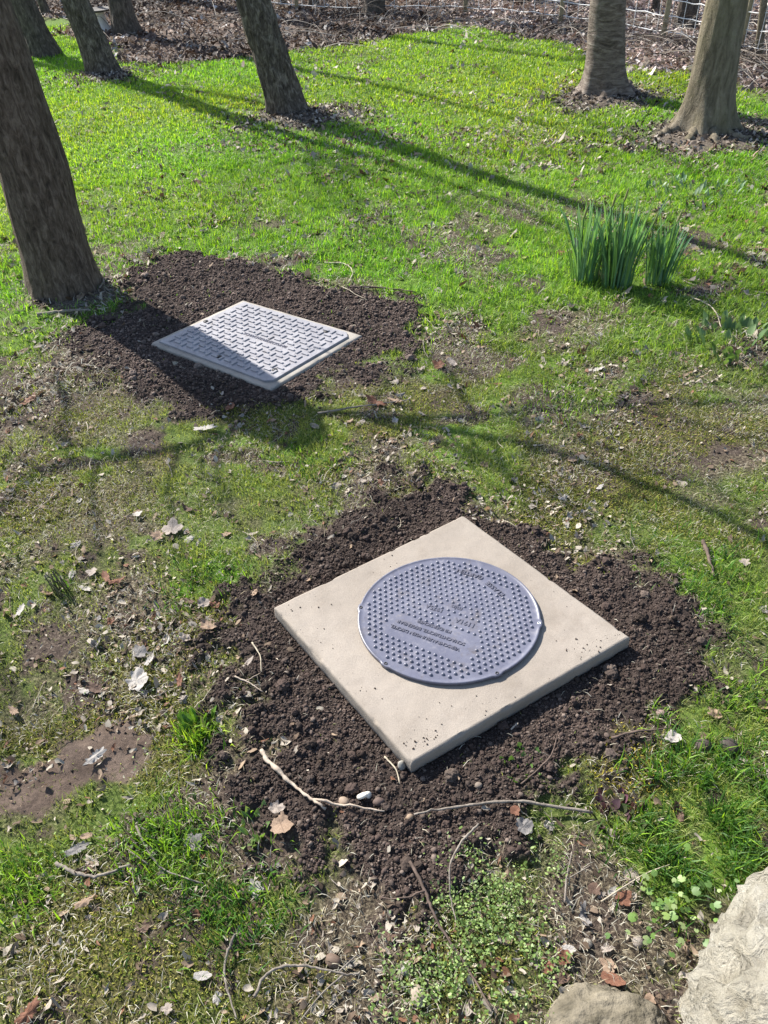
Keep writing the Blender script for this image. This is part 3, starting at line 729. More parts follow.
def crown_mesh(name, starts, mat, seed=0, depth=3, spread=.75, shrink=.7):
    mb = MB(); rg = np.random.default_rng(seed)
    def grow(p, d, r, L, lev):
        n = 5; pts = [p]
        for _ in range(n):
            d = d+rg.normal(0, .13, 3)+np.array([0, 0, .05]); d /= np.linalg.norm(d); pts.append(pts[-1]+d*L/n)
        rr = np.linspace(r, r*.6, n+1)
        v, f = tube(pts, rr, 7 if lev < 2 else 4, cap=False); mb.add(v, f)
        if lev >= depth: return
        for c in range(rg.integers(2, 4)):
            a = rg.normal(0, spread, 3); e = d+a*.75; e /= np.linalg.norm(e)
            grow(np.array(pts[-1 if c < 2 else 3]), e, r*.58, L*shrink*(.8+.4*rg.random()), lev+1)
    for p, d, r, L in starts: grow(np.array(p, float), np.array(d, float)/np.linalg.norm(d), r, L, 0)
    return mb.mesh(name, mat)

def tree(name, label, base, up, w0, w1, mat, kind, H=9.0, flare=(.35, .18, 5), bumpy=.06, seed=0, group='trees standing in the lawn', extra=None, bend=0, depth=3, roots=None):
    """base, up: photo pixels on the trunk's middle line, w0 w1 widths in pixels there"""
    B = G(*base); U = onplane(up[0], up[1], B[1]); 
    d = U-B; dist0 = np.dot(B-CP, FW); dist1 = np.dot(U-CP, FW)
    r0, r1 = w0/2*dist0/FPX, w1/2*dist1/FPX
    z0 = hz(B[0], B[1])
    root = empty(name, (B[0], B[1], z0)); tag(root, label, 'tree', group)
    u = d/d[2]
    pts, rad = [np.array([0, 0, -.12])-u*.0, np.zeros(3)], [r0*1.02, r0]
    hh = U[2]
    k = r1/r0
    pts.append(u*hh*.5); rad.append((r0+r1)/2); pts.append(u*hh); rad.append(r1)
    x = u*hh; rg = np.random.default_rng(seed+900); v = u.copy()
    v[0] += bend
    for step in (1.2, 1.4, 1.4):
        if extra is not None: v = v+np.array(extra)*.5
        v = v*.82+np.array([0, 0, .18])+rg.normal(0, .04, 3)*np.array([1, 1, 0]); x = x+v/np.linalg.norm(v)*step*H/9; pts.append(x.copy()); rad.append(rad[-1]*.62)
    link('trunk', trunk_mesh('trunk', pts, rad, mat, flare, bumpy, kind, seed), root)
    st = []
    vv = v/np.linalg.norm(v); top = pts[-1]; rt = rad[-1]
    st.append((top-vv*.05, vv, rt*.85, H*.2))
    for i in range(4):
        a = rg.random()*6.28+i*1.6; f = .35+.16*i; p = np.array(pts[-4])*(1-f)+np.array(pts[-1])*f if i < 3 else top
        st.append((p, np.array([math.cos(a), math.sin(a), .9]), rt*.3, H*.15))
    link('crown', crown_mesh('crown', st, BK_far, seed, depth), root)
    for rp, rr in (roots or ()):
        W = smoothpath([G(*q) for q in rp], 7); W[:, 2] = height(W[:, 0], W[:, 1])+np.linspace(.02, -.022, len(W)); W[:, :2] += np.random.default_rng(seed+len(rp)).normal(0, rr*.10, (len(W), 2)); v, f = tube(W-np.array([B[0], B[1], z0]), np.linspace(rr*1.1, rr*.4, len(W))*(1+.25*np.sin(np.arange(len(W))*1.9+seed)), 12, rough=.35, seed=seed)
        link('root', mesh_np('root', v, f, mat), root)
    TRUNKS[name+str(seed)] = (B, r0)
    return root

def big_tree():
    B = G(66, 289); z0 = hz(*B[:2]); root = empty('tree', (B[0], B[1], z0)); k = np.dot(B-CP, FW)/FPX
    tag(root, 'large dark brown trunk with finely ridged bark beside the rectangular cover, leftmost in the photo', 'tree', 'trees standing in the lawn')
    U = onplane(27, 150, B[1])-B; F = np.array([-1.60, 3.84, 1.42])-B
    link('trunk', trunk_mesh('trunk', [(0, 0, -.12), (0, 0, 0), U*.5, U, F, F+[.0, .0, .12]], [33*k, 33*k, 31.5*k, 30*k, 30*k, 20*k], BK_ridge, (.16, .10, 7), .035, 'ridge', 1, 84), root)
    mb = MB()
    A = [F+[0, 0, -.15], np.array([-1.28, 4.19, 2.0])-B, np.array([-1.19, 4.30, 2.6])-B, np.array([-1.25, 4.30, 3.3])-B, np.array([-1.0, 4.5, 4.6])-B, np.array([-.7, 4.5, 6.0])-B]
    C = [F+[0, 0, -.12], np.array([-1.38, 4.0, 1.6])-B, np.array([-1.12, 4.12, 1.75])-B, np.array([-.75, 4.32, 1.95])-B, np.array([-.3, 4.6, 2.3])-B]
    rgl = np.random.default_rng(3)
    D = [F+[0, 0, -.12], np.array([-1.95, 3.95, 1.62])-B, np.array([-2.4, 4.07, 1.85])-B, np.array([-3.1, 4.3, 2.2])-B, np.array([-3.8, 4.6, 2.9])-B]
    st = []
    for L_, r in ((A, .024), (D, .022), (C, .020)):
        P = smoothpath(L_, 8); v, f = tube(P, np.linspace(r, r*.4, len(P)), 12); mb.add(v, f); d = P[-1]-P[-6]
        st.append((P[-1], d, r*.5, 1.4)); st.append((P[-9], d+np.array([.5, .6, 0]), r*.3, 1.2))
        if 1:
            for q in range(6, len(P)-8, 2):
                e = rgl.normal(0, 1, 3); st.append((P[q], d/np.linalg.norm(d)*.5+e*.8, .010, .34 if L_ is not A else .2))
    link('limbs', mb.mesh('limbs', BK_ridge), root)
    link('crown', crown_mesh('crown', st, BK_far, 1, 2), root)
big_tree()
if 0: tree('tree', 'large dark brown trunk with finely ridged bark beside the rectangular cover, leftmost in the photo', (66, 289), (27, 150), 66, 63, BK_ridge, 'ridge', 10, (.16, .10, 7), .035, 1, bend=-.10)
tree('tree', 'leaning trunk with rough scaly bark standing alone in the middle of the lawn', (288, 112), (253, 0), 36, 34, BK_scaly, 'scaly', 8, (.32, .10, 5), .10, 2)
tree('tree', 'slanting dark trunk with pale peeled streaks in front of the white bird bath', (104, 73), (75, 0), 30, 27, BK_scaly, 'scaly', 8, (.25, .12, 5), .08, 3)
tree('tree', 'slanting brown trunk at upper left, second from the birdbath towards the left edge', (46, 55), (22, 0), 26, 23, BK_far, 'scaly', 8, (.3, .15, 5), .06, 4)
tree('tree', 'thick dark trunk just right of the white bird bath, at the edge of the lawn', (127, 35), (119, 0), 25, 22, BK_far, 'scaly', 9, (.35, .15, 5), .06, 5)
tree('tree', 'thin dark trunk farthest back at the upper left', (48, 20), (41, 0), 9, 8, BK_far, 'scaly', 7, (.3, .12, 4), .06, 6)
tree('tree', 'grey brown trunk with horizontal bands and a wide flared foot', (603, 93), (608, 0), 40, 36, BK_cherry, 'cherry', 9, (.62, .10, 6), .06, 7, roots=[([(618, 84), (630, 91), (643, 95)], .055), ([(594, 88), (582, 94), (570, 99)], .05), ([(604, 90), (603, 98), (600, 104)], .045)])
tree('tree', 'smooth olive beige trunk with spreading roots at the right', (703, 130), (727, 0), 44, 39, BK_smooth, 'smooth', 9, (.62, .13, 7), .085, 8, roots=[([(692, 122), (679, 131), (664, 135), (652, 139)], .055), ([(698, 126), (692, 138), (684, 146)], .05), ([(708, 128), (712, 139), (716, 147)], .05), ([(714, 126), (728, 138), (752, 141), (775, 142)], .03)])
tree('sapling', 'thin greenish sapling near the right edge of the photo behind the fence line', (758, 57), (764, 0), 8, 7, BK_smooth, 'smooth', 5, (.2, .1, 4), .03, 9, group='young trees', depth=3)
BG = [((684, 28), (690, 0), 21, 20, 'woodland trunk behind the fence, between the banded trunk and the smooth trunk'), ((374, 14), (377, -20), 20, 19, 'dark woodland trunk behind the fence, straight above the lawn\'s middle'),
      ((314, 8), (316, -20), 10, 9, 'slim woodland trunk behind the fence, right of the scaly leaning trunk'), ((283, 9), (282, -20), 8, 7, 'thin woodland stem behind the fence, seen close by the scaly leaning trunk'),
      ((520, 4), (523, -20), 26, 24, 'wide dark woodland trunk behind the fence, left of the banded trunk'), ((655, 14), (658, -20), 7, 6, 'thin stem behind the wire fence just right of the banded trunk')]
for k, (b, u, w0, w1, lab) in enumerate(BG):
    tree('woodland_tree', lab, b, u, w0, w1, BK_far, 'scaly', 9, (.3, .15, 5), .07, 20+k, group='woodland trees behind the fence', depth=3)

# trees just outside the frame whose shade falls into it
def tree_at(x, y, r, H, seed, label, lean=(0, 0), depth=3):
    z0 = hz(x, y); root = empty('tree', (x, y, z0)); tag(root, label, 'tree', 'trees standing in the lawn')
    rg = np.random.default_rng(seed); pts = [np.array([0, 0, -.12]), np.zeros(3)]; rad = [r, r]
    p = np.zeros(3); v = np.array([lean[0], lean[1], 1.0])
    for s in range(5):
        v = v+rg.normal(0, .05, 3)*np.array([1, 1, 0]); p = p+v*H*.12; pts.append(p.copy()); rad.append(rad[-1]*.88)
    link('trunk', trunk_mesh('trunk', pts, rad, BK_far, (.35, .18, 5), .06, 'scaly', seed), root)
    st = [(p, v, rad[-1]*.9, H*.22)]
    for i in range(4):
        a = rg.random()*6.28+i*1.6; q = pts[3+min(i, 2)]
        st.append((q, np.array([math.cos(a), math.sin(a), .9]), rad[-1]*.5, H*.17))
    link('crown', crown_mesh('crown', st, BK_far, seed, depth), root)
OFF = [(-7.5, 13.5, .15, 9, 44), (-4.6, 15.5, .17, 9, 45), (1.5, 16, .18, 9, 46), (6.5, 12.5, .2, 9, 47), (7.5, 8.0, .2, 9, 48)]
for x, y, r, H, sd in OFF:
    tree_at(x, y, r, H, sd, 'bare tree standing beyond the side of the photo at ' + ('the left' if x < 0 else 'the right'))

# ------------------------------------------------------------------ fence
def fence():
    posts = [G(-120, 10), G(20, 8), G(160, 8), G(297, 13), G(465, 15), G(560, 24), G(662, 40), G(738, 55), G(840, 75), G(960, 110)]
    root = empty('wire_fence', (posts[0][0], posts[0][1], 0)); o0 = posts[0]*np.array([1, 1, 0])
    tag(root, 'thin wire mesh fence on slim wooden posts along the woodland edge', 'fence')
    mw = simple('galvanised_wire', (.55, .55, .54), (.7, .7, .68), 40, .45, 0); mp = simple('weathered_post', (.22, .19, .12), (.34, .30, .2), 20, .85, .5, .004)
    Hf = 1.15; mb = MB(); path = smoothpath([p for p in posts], 10); path = np.array([[p[0], p[1], hz(p[0], p[1])] for p in path])
    for k, z in enumerate((.08, .22, .36, .52, .70, .9, 1.12)):
        v, f = tube(path-o0+np.array([0, 0, z])+rng.normal(0, .006, path.shape), 0.0050, 4, cap=False); mb.add(v, f)
    s = np.concatenate([[0], np.cumsum(np.linalg.norm(np.diff(path[:, :2], axis=0), axis=1))])
    for q in np.arange(0, s[-1], .16):
        p = np.array([np.interp(q, s, path[:, k]) for k in range(3)])-o0
        v, f = tube([p+[0, 0, .06], p+[.004, 0, .6], p+[0, 0, 1.13]], 0.0034, 4, cap=False); mb.add(v, f)
    link('wire_mesh', mb.mesh('wire_mesh', mw), root)
    for k, p in enumerate(posts):
        z = hz(p[0], p[1]); q = np.array([p[0], p[1], z])-o0
        v, f = tube([q+[0, 0, -.2], q+[.01, 0, .5], q+[.015, .01, 1.25]], [.028, .027, .025], 8, rough=.15, seed=k)
        link('fence_post', mesh_np('fence_post', v, f, mp), root)
fence()

# ------------------------------------------------------------------ bird bath
def birdbath():
    g = G(104, 34); root = empty('bird_bath', (g[0], g[1], hz(*g[:2]))); tag(root, 'small white pedestal bird bath with a dark flat dish beside a thick trunk', 'bird bath')
    def lathe(prof, n=28):
        t = np.arange(n)*2*PI/n
        V = np.concatenate([np.stack([np.cos(t)*r, np.sin(t)*r, np.full(n, z*.66)], -1) for r, z in prof]); i = np.arange(len(prof)-1)[:, None]*n; j = np.arange(n)[None]; k = (j+1) % n
        return V, np.stack([i+j, i+k, i+n+k, i+n+j], -1).reshape(-1, 4)
    V, F = lathe([(.125, -.03), (.125, .025), (.11, .04), (.09, .09), (.072, .16), (.062, .25), (.066, .30), (.09, .32), (.0001, .32)])
    link('pedestal', mesh_np('pedestal', V, F, simple('white_cast_stone', (.55, .52, .48), (.7, .68, .64), 12, .8, .3)), root)
    V, F = lathe([(.0001, .318), (.09, .32), (.17, .345), (.185, .365), (.172, .368), (.13, .35), (.0001, .345)])
    link('dish', mesh_np('dish', V, F, simple('dark_stone_dish', (.06, .055, .05), (.12, .11, .10), 20, .8, .4)), root)
birdbath()

# ------------------------------------------------------------------ rocks and pebbles
def rock_mesh(name, size, mat, seed, base=ICO4, amp=.35, freq=1.4, fine=.0, flat=.0):
    V, F = base; off = np.random.default_rng(seed).random(3)*50; w = V*freq+off
    r = 1+amp*(fbm(w[:, 0], w[:, 1], 4, seed, w[:, 2])-.5)*2
    if fine:
        w2 = V*fine+off; q = fbm(w2[:, 0], w2[:, 1], 4, seed+3, w2[:, 2], .6); q3 = fbm(w2[:, 0]*.6+9, w2[:, 1]*1.6, 4, seed+4, w2[:, 2]*1.6, .6); w4 = V*26+off; q4 = fbm(w4[:, 0], w4[:, 1], 3, seed+6, w4[:, 2], .6); r = r-.07*sst(.44, .34, q)+.06*(q-.5)-.12*np.abs(q3-.5)+.07*(q4-.5)-.05*sst(.42, .33, q4)
    V = V*r[:, None]*np.asarray(size)
    return mesh_np(name, V, F, mat)
M_tufa = None
def tufa():
    m, nt, b, _ = newmat('pale_tufa_stone')
    f = noise(nt, 10, 8, .7, dist=.8); g = noise(nt, 60, 6, .75); w = noise(nt, 26, 5, .6, dist=2.0)
    c = ramp(nt, f, [(.3, (.30, .27, .21)), (.55, (.44, .41, .34)), (.75, (.55, .53, .47))])
    c = mix(nt, 1, c, ramp(nt, w, gray((.30, .45), (.42, 1))), 'MULTIPLY')
    nt.links.new(c, b.inputs['Base Color']); b.inputs['Roughness'].default_value = .95; b.inputs['Specular IOR Level'].default_value = .1
    bump(nt, b, mix(nt, .5, w, g), 1.0, .045)
    return m
M_tufa = tufa()
ICO6 = subdiv(*ICO5)
bx, by = .955, .22
o = link('boulder', rock_mesh('boulder', (.53, .54, .36), M_tufa, 5, ICO6, .07, 1.5, 8.5), None, (bx, by, .02)); BOULDER = o
tag(o, 'large pale rough pitted boulder filling the lower right corner', 'boulder')
M_st = simple('mossy_field_stone', (.07, .06, .04), (.19, .165, .122), 26, .9, 1, .01, 60)
g = G(607, 1022); o = link('field_stone', rock_mesh('field_stone', (.12, .09, .042), M_st, 9, ICO5, .28, 1.3, 5), None, (g[0], g[1]-.03, .0))
tag(o, 'grey brown mossy stone at the bottom edge left of the pale boulder', 'stone')
PB = [((345, 806), .014, (.40, .30, .22), 'tan oblong pebble on the dark soil, left of the snail shell'), ((379, 807), .013, (.16, .11, .09), 'dull brown clod-like pebble on the soil right of the snail shell'),
      ((418, 997), .020, (.46, .38, .29), 'round beige pebble near the bottom edge, larger than others'), ((333, 961), .017, (.22, .15, .11), 'angular brown pebble in the weeds left of bottom centre'),
      ((659, 1018), .016, (.62, .55, .48), 'pale pinkish pebble touching the bottom edge beside the boulder'), ((405, 970), .011, (.42, .40, .37), 'small grey pebble above the round beige pebble'),
      ((402, 771), .014, (.42, .40, .35), 'upright pale stone chip at the slab front corner'), ((638, 942), .012, (.36, .31, .27), 'small grey brown pebble among the round leaves'),
      ((588, 942), .010, (.4, .36, .3), 'little tan pebble in the leaf crumbs by the weeds'), ((612, 833), .010, (.36, .31, .25), 'little pebble at the foot of the purple weed'), ((478, 640+150), .009, (.30, .24, .19), 'tiny brown pebble on the soil in front of the slab'), ((660, 715), .012, (.40, .28, .24), 'pinkish pebble at the right border of the dark soil'), ((410, 822), .009, (.36, .26, .18), 'tiny orange tan pebble near the tip of the long grey twig'),
      ((702, 748), .022, (.10, .075, .065), 'dark clod of earth in the grass right of the white crumpled leaf'), ((728, 748), .022, (.09, .07, .06), 'dark rounded clod of earth nearest the right edge in the grass')]
for k, (p, s, c, lab) in enumerate(PB):
    g = G(*p); z = hz(*g[:2])
    mm = simple('pebble_stone', tuple(np.array(c)*.45), tuple(np.array(c)*.68), 90, .75, .3, .001)
    o = link('pebble', rock_mesh('pebble', (s, s*(.7+.25*random.random()), s*.62), mm, 30+k, ICO3, .22, 1.2), None, (g[0], g[1], z+s*(.42 if k != 6 else .8)))
    o.rotation_euler = (0, 0 if k != 6 else 1.3, random.random()*6); tag(o, lab, 'pebble', 'pebbles and clods on the ground')
def snail():
    g = G(364, 803); mb = MB(); t = np.linspace(0, 4.6*PI, 90); R = .0135*np.exp(-t*.13); 
    P = np.stack([np.cos(t)*R, np.sin(t)*R, .006*(t/t[-1])], -1); v, f = tube(P, R*.62, 10); mb.add(v, f)
    o = link('snail_shell', mb.mesh('snail_shell', simple('snail_shell_white', (.55, .5, .42), (.72, .68, .6), 120, .4, 0)), None, (g[0], g[1], hz(*g[:2])+.010)); o.rotation_euler = (-.9, .2, .4)
    tag(o, 'small whitish snail shell on the soil between two pebbles', 'snail shell')
snail()

# ------------------------------------------------------------------ leaves
def leaf_arrays(shape, seed, curl=.3, L=1.0):
    rg = np.random.default_rng(seed); n = 44; t = np.arange(n)/n*2*PI
    if shape == 'lobed':
        r = .62+.30*np.abs(np.cos(2.5*t))**1.0*1.0+.05*np.cos(15*t); r *= (.75+.25*np.cos(t)); r[np.abs(t-PI) < .2] *= .6
    elif shape == 'oak':
        x_ = np.cos(t); r = 1/np.sqrt((np.cos(t)/.95)**2+(np.sin(t)/.46)**2); r *= 1+.17*np.cos(11*t)
    elif shape == 'oval':
        r = 1/np.sqrt((np.cos(t)/.95)**2+(np.sin(t)/.52)**2)*(1+.04*np.cos(9*t)); r *= 1+.10*np.maximum(0, np.cos(t))**6
    else:
        r = (.42+.75*fbm(np.cos(t)*2.2+seed, np.sin(t)*2.2, 3, seed))*np.where(np.cos(t) > 0, 1, .8)
    r = r*(1+.10*(rg.random(n)-.5))
    rings = [0.0, .3, .62, .85, 1.0]; V = [[0, 0, 0]]
    ax, ay = curl*rg.uniform(.3, 1.3), curl*rg.uniform(-1.2, 1.4); tw = rg.uniform(-.6, .6)*curl
    P = [np.zeros((1, 2))]+[np.stack([np.cos(t)*r*q, np.sin(t)*r*q], -1) for q in rings[1:]]
    P = np.concatenate(P); x, y = P[:, 0], P[:, 1]
    z = ax*x*x*.7+ay*y*y+tw*x*y+curl*1.0*(fbm(x*2.6+seed, y*2.6, 4, seed)-.5)+.05*np.abs(y)**.5*curl
    z = z-z.min()*.8
    V = np.stack([x, y, z], -1)*.5*L
    F4 = []; F3 = [(0, 1+j, 1+(j+1) % n) for j in range(n)]
    for k in range(3):
        for j in range(n): F4.append((1+k*n+j, 1+(k+1)*n+j, 1+(k+1)*n+(j+1) % n, 1+k*n+(j+1) % n))
    return V, np.array(F4), np.array(F3)
LC = {'pale': ((.22, .18, .15), (.38, .325, .28)), 'grey': ((.14, .128, .118), (.27, .252, .24)), 'tan': ((.20, .13, .085), (.35, .25, .175)), 'russet': ((.11, .045, .026), (.22, .10, .058)), 'brown': ((.075, .045, .032), (.16, .10, .07)), 'white': ((.28, .255, .23), (.45, .42, .385))}
LM = {}
for k, (a, b_) in LC.items():
    m, nt, b, out = newmat('dry_leaf_'+k)
    f = noise(nt, 30, 5, .65); c = ramp(nt, f, [(.3, a), (.68, b_)])
    c = mix(nt, .5, c, ramp(nt, noise(nt, 120, 3), gray((.3, .55), (.6, 1.05))), 'MULTIPLY')
    tc = N(nt, 'ShaderNodeTexCoord'); sp = N(nt, 'ShaderNodeSeparateXYZ'); nt.links.new(tc.outputs['Object'], sp.inputs[0])
    ab = N(nt, 'ShaderNodeMath', operation='ABSOLUTE'); nt.links.new(sp.outputs[1], ab.inputs[0])
    mv = N(nt, 'ShaderNodeMath', operation='MULTIPLY_ADD'); nt.links.new(ab.outputs[0], mv.inputs[0]); mv.inputs[1].default_value = -.8; nt.links.new(sp.outputs[0], mv.inputs[2])
    ms = N(nt, 'ShaderNodeMath', operation='PINGPONG'); nt.links.new(mv.outputs[0], ms.inputs[0]); ms.inputs[1].default_value = .07
    c = mix(nt, ramp(nt, ms.outputs[0], gray((.0, .45), (.012, 0))), c, tuple(v*.55 for v in a)); c = mix(nt, ramp(nt, ab.outputs[0], gray((.006, .7), (.016, 0))), c, tuple(v*.6 for v in a))
    nt.links.new(c, b.inputs['Base Color']); b.inputs['Roughness'].default_value = .7; b.inputs['Specular IOR Level'].default_value = .3
    bump(nt, b, noise(nt, 90, 4), .4, .002)
    t = N(nt, 'ShaderNodeBsdfTranslucent'); nt.links.new(c, t.inputs['Color']); mx = N(nt, 'ShaderNodeMixShader'); mx.inputs[0].default_value = .15
    nt.links.new(b.outputs[0], mx.inputs[1]); nt.links.new(t.outputs[0], mx.inputs[2]); nt.links.new(mx.outputs[0], out.inputs[0]); LM[k] = m
LMESH = {}
def leafmesh(shape, colr, var):
    key = (shape, colr, var)
    if key not in LMESH:
        V, F4, F3 = leaf_arrays(shape, 100+var*7+len(shape), (.22, .42, .8)[var % 3]); LMESH[key] = mesh_np('dead_leaf', V, [F4, F3], LM[colr])
    return LMESH[key]
def put_leaf(x, y, size, shape, colr, label, group, var=None, rot=None, stretch=1.0, tilt=.3, lift=0):
    o = link('dead_leaf', leafmesh(shape, colr, random.randrange(6) if var is None else var)); o.location = (x, y, hz(x, y)+.004+lift)
    o.rotation_euler = (random.uniform(-tilt, tilt), random.uniform(-tilt, tilt), random.random()*6.28 if rot is None else rot); o.scale = (size, size*stretch, size)
    tag(o, label, 'leaf', group); return o
HERO = [((173, 534), .105, 'lobed', 'pale', 'big pale lobed leaf with brown edges lying in the turf left of the soil'), ((160, 540), .07, 'lobed', 'tan', 'tan leaf tucked beside the big pale lobed leaf'),
        ((137, 518), .052, 'lobed', 'white', 'whitish curled leaf just above the big pale lobed leaf'), ((107, 580), .06, 'oak', 'russet', 'rust red curled leaf in the litter left of the slab soil'),
        ((22, 613), .055, 'oak', 'white', 'whitish oblong leaf near the left edge, beside the cut stems'), ((140, 655), .06, 'ragged', 'grey', 'grey leaf above the crumpled white leaf'),
        ((137, 682), .085, 'ragged', 'white', 'large crumpled whitish grey leaf above the bare earth patch'), ((150, 662), .05, 'oak', 'white', 'white folded leaf leaning over the large crumpled grey leaf'),
        ((180, 682), .045, 'oak', 'russet', 'reddish curled leaf by the left border of the slab soil'), ((97, 760), .065, 'oak', 'white', 'narrow whitish leaf lying on the bare earth patch'),
        ((15, 713), .05, 'oak', 'tan', 'beige leaf at the left edge above the bare earth patch'), ((282, 829), .075, 'ragged', 'tan', 'upright orange tan leaf at the soil border below the knobby pale twig'),
        ((278, 812), .045, 'ragged', 'pale', 'pale torn leaf touching the upright orange tan leaf'), ((78, 851), .06, 'oak', 'grey', 'folded silver grey leaf above the curved grey stick'),
        ((192, 846), .065, 'lobed', 'grey', 'blue grey shrivelled leaf in the grass left of the orange tan leaf'), ((86, 905), .05, 'oak', 'tan', 'pinkish tan leaf in the moss below the curved grey stick'),
        ((203, 978), .038, 'oval', 'white', 'small white leaf at the bottom left of the arched twigs'), ((30, 1016), .07, 'oak', 'russet', 'reddish brown leaf at the bottom left corner'),
        ((170, 1010), .035, 'lobed', 'pale', 'small pale pink leaf near the bottom edge, right of the reddish brown one'), ((621, 900), .055, 'lobed', 'russet', 'orange brown leaf with a pale edge among the weeds'),
        ((612, 893), .03, 'oval', 'white', 'white leaf fragment on the orange brown leaf'), ((672, 744), .05, 'ragged', 'white', 'white crumpled leaf in the grass right of the yellow moss'),
        ((745, 566), .05, 'lobed', 'pale', 'pale tan leaf on the dark green grass near the right edge'), ((376, 407), .10, 'oak', 'russet', 'reddish brown leaf on the sticks in front of the rectangular cover'),
        ((395, 405), .08, 'oak', 'tan', 'tan leaf at the right end of the stick pile'), ((440, 368), .08, 'lobed', 'russet', 'dark red leaf on the turf right of the rectangular cover soil'), ((452, 365), .06, 'oval', 'pale', 'pale leaf next to the dark red leaf'),
        ((206, 433), .10, 'oak', 'white', 'long whitish leaf in the turf below the rectangular cover'), ((30, 404), .10, 'oak', 'russet', 'rusty leaf in the pale turf at the left edge'), ((231, 412), .07, 'oval', 'russet', 'rusty leaf at the border of the rectangular cover soil'),
        ((118, 585), .06, 'oak', 'russet', 'second rust red leaf, right of the first in the left litter'), ((95, 575), .055, 'lobed', 'pale', 'pale leaf between the rust red leaves and the cut stems'), ((205, 607), .05, 'ragged', 'pale', 'pale leaf on the soil border left of the slab'), ((190, 604), .045, 'oak', 'brown', 'dark brown leaf on the left soil border'),
        ((210, 630), .06, 'ragged', 'tan', 'torn pale brown leaf on the soil left of the slab'), ((95, 690), .05, 'oval', 'brown', 'brown leaf above the bare patch'), ((88, 838), .03, 'oval', 'tan', 'little tan leaf below the bare patch'), ((515, 818), .035, 'ragged', 'russet', 'rust coloured bent leaf touching the long grey twig'), ((522, 833), .05, 'ragged', 'grey', 'grey torn leaf below the long grey twig'), ((568, 950), .03, 'oval', 'white', 'slim white leaf sliver in the brown litter at the bottom'), ((565, 960), .04, 'ragged', 'russet', 'rust red leaf scrap at the bottom below the white sliver'), ((545, 968), .035, 'ragged', 'russet', 'rust red leaf scrap left of the white sliver'), ((650, 1000), .03, 'ragged', 'tan', 'tan leaf scrap between the stone and the boulder'), ((560, 980), .04, 'oval', 'brown', 'brown leaf scrap above the mossy stone'), ((595, 890), .04, 'ragged', 'brown', 'brown leaf scrap beside the orange brown leaf'), ((612, 980), .05, 'oval', 'russet', 'red brown leaf leaning behind the mossy stone')]
for (p, s, sh, c, lab) in HERO:
    g = G(*p); put_leaf(g[0], g[1], s*.95, sh, c, lab, None, stretch=.8 if sh == 'oak' else 1.0, tilt=.22, lift=.008, var=random.choice((1, 4, 1, 0)))
# further leaves: individual near and in the middle distance
def zone(x, y):
    if y < 1.05: return 'at the front of the picture'
    if y < 2.2: return 'left of the slab soil' if x < 0 else 'right of the slab soil'
    if y < 3.6: return 'between the two covers' if x > -.9 and x < .6 else ('left of the rectangular cover' if x < 0 else 'right of the rectangular cover')
    return 'around the daffodils' if x > .4 else 'behind the rectangular cover'
cnt = 0; N_IND = 250
while cnt < N_IND:
    if cnt < 150: x, y = wedge(1, .6, 3.0, .75)
    else: x, y = wedge(1, 2.8, 5.0, .6)
    lx, ly = float(x[0]), float(y[0])
    w = (.25+1.3*float(sst(.42, .62, fbm(x*1.9, y*1.9, 3, 91))[0]))*(1-.93*float(soil_mask(x, y)[0]))*(1-.9*float(bare_mask(x, y)[0]))
    gl = G(130, 600); w += 1.5*math.exp(-((lx-gl[0])**2+(ly-gl[1])**2)/.12)*(1-float(bare_mask(x, y)[0]))
    gl = G(590, 930); w += .9*math.exp(-((lx-gl[0])**2+(ly-gl[1])**2)/.03)
    if random.random() > w/1.6 or not off_covers(x, y, .03)[0] or math.hypot(lx-bx, ly-by) < .56: continue
    c = random.choices(list(LC), (5, 4, 3.2, 1.7, 3, 2))[0]; sh = random.choice(['ragged', 'oak', 'ragged', 'oval', 'lobed', 'lobed'])
    sz = random.uniform(.020, .055)*(1.0 if ly < 2.8 else 1.4)
    put_leaf(lx, ly, sz, sh, c, 'small dry %s leaf lying on the ground %s' % (c if c != 'pale' else 'pale beige', zone(lx, ly)), 'small dry %s leaves %s' % (c, zone(lx, ly)), stretch=random.uniform(.6, 1)); cnt += 1

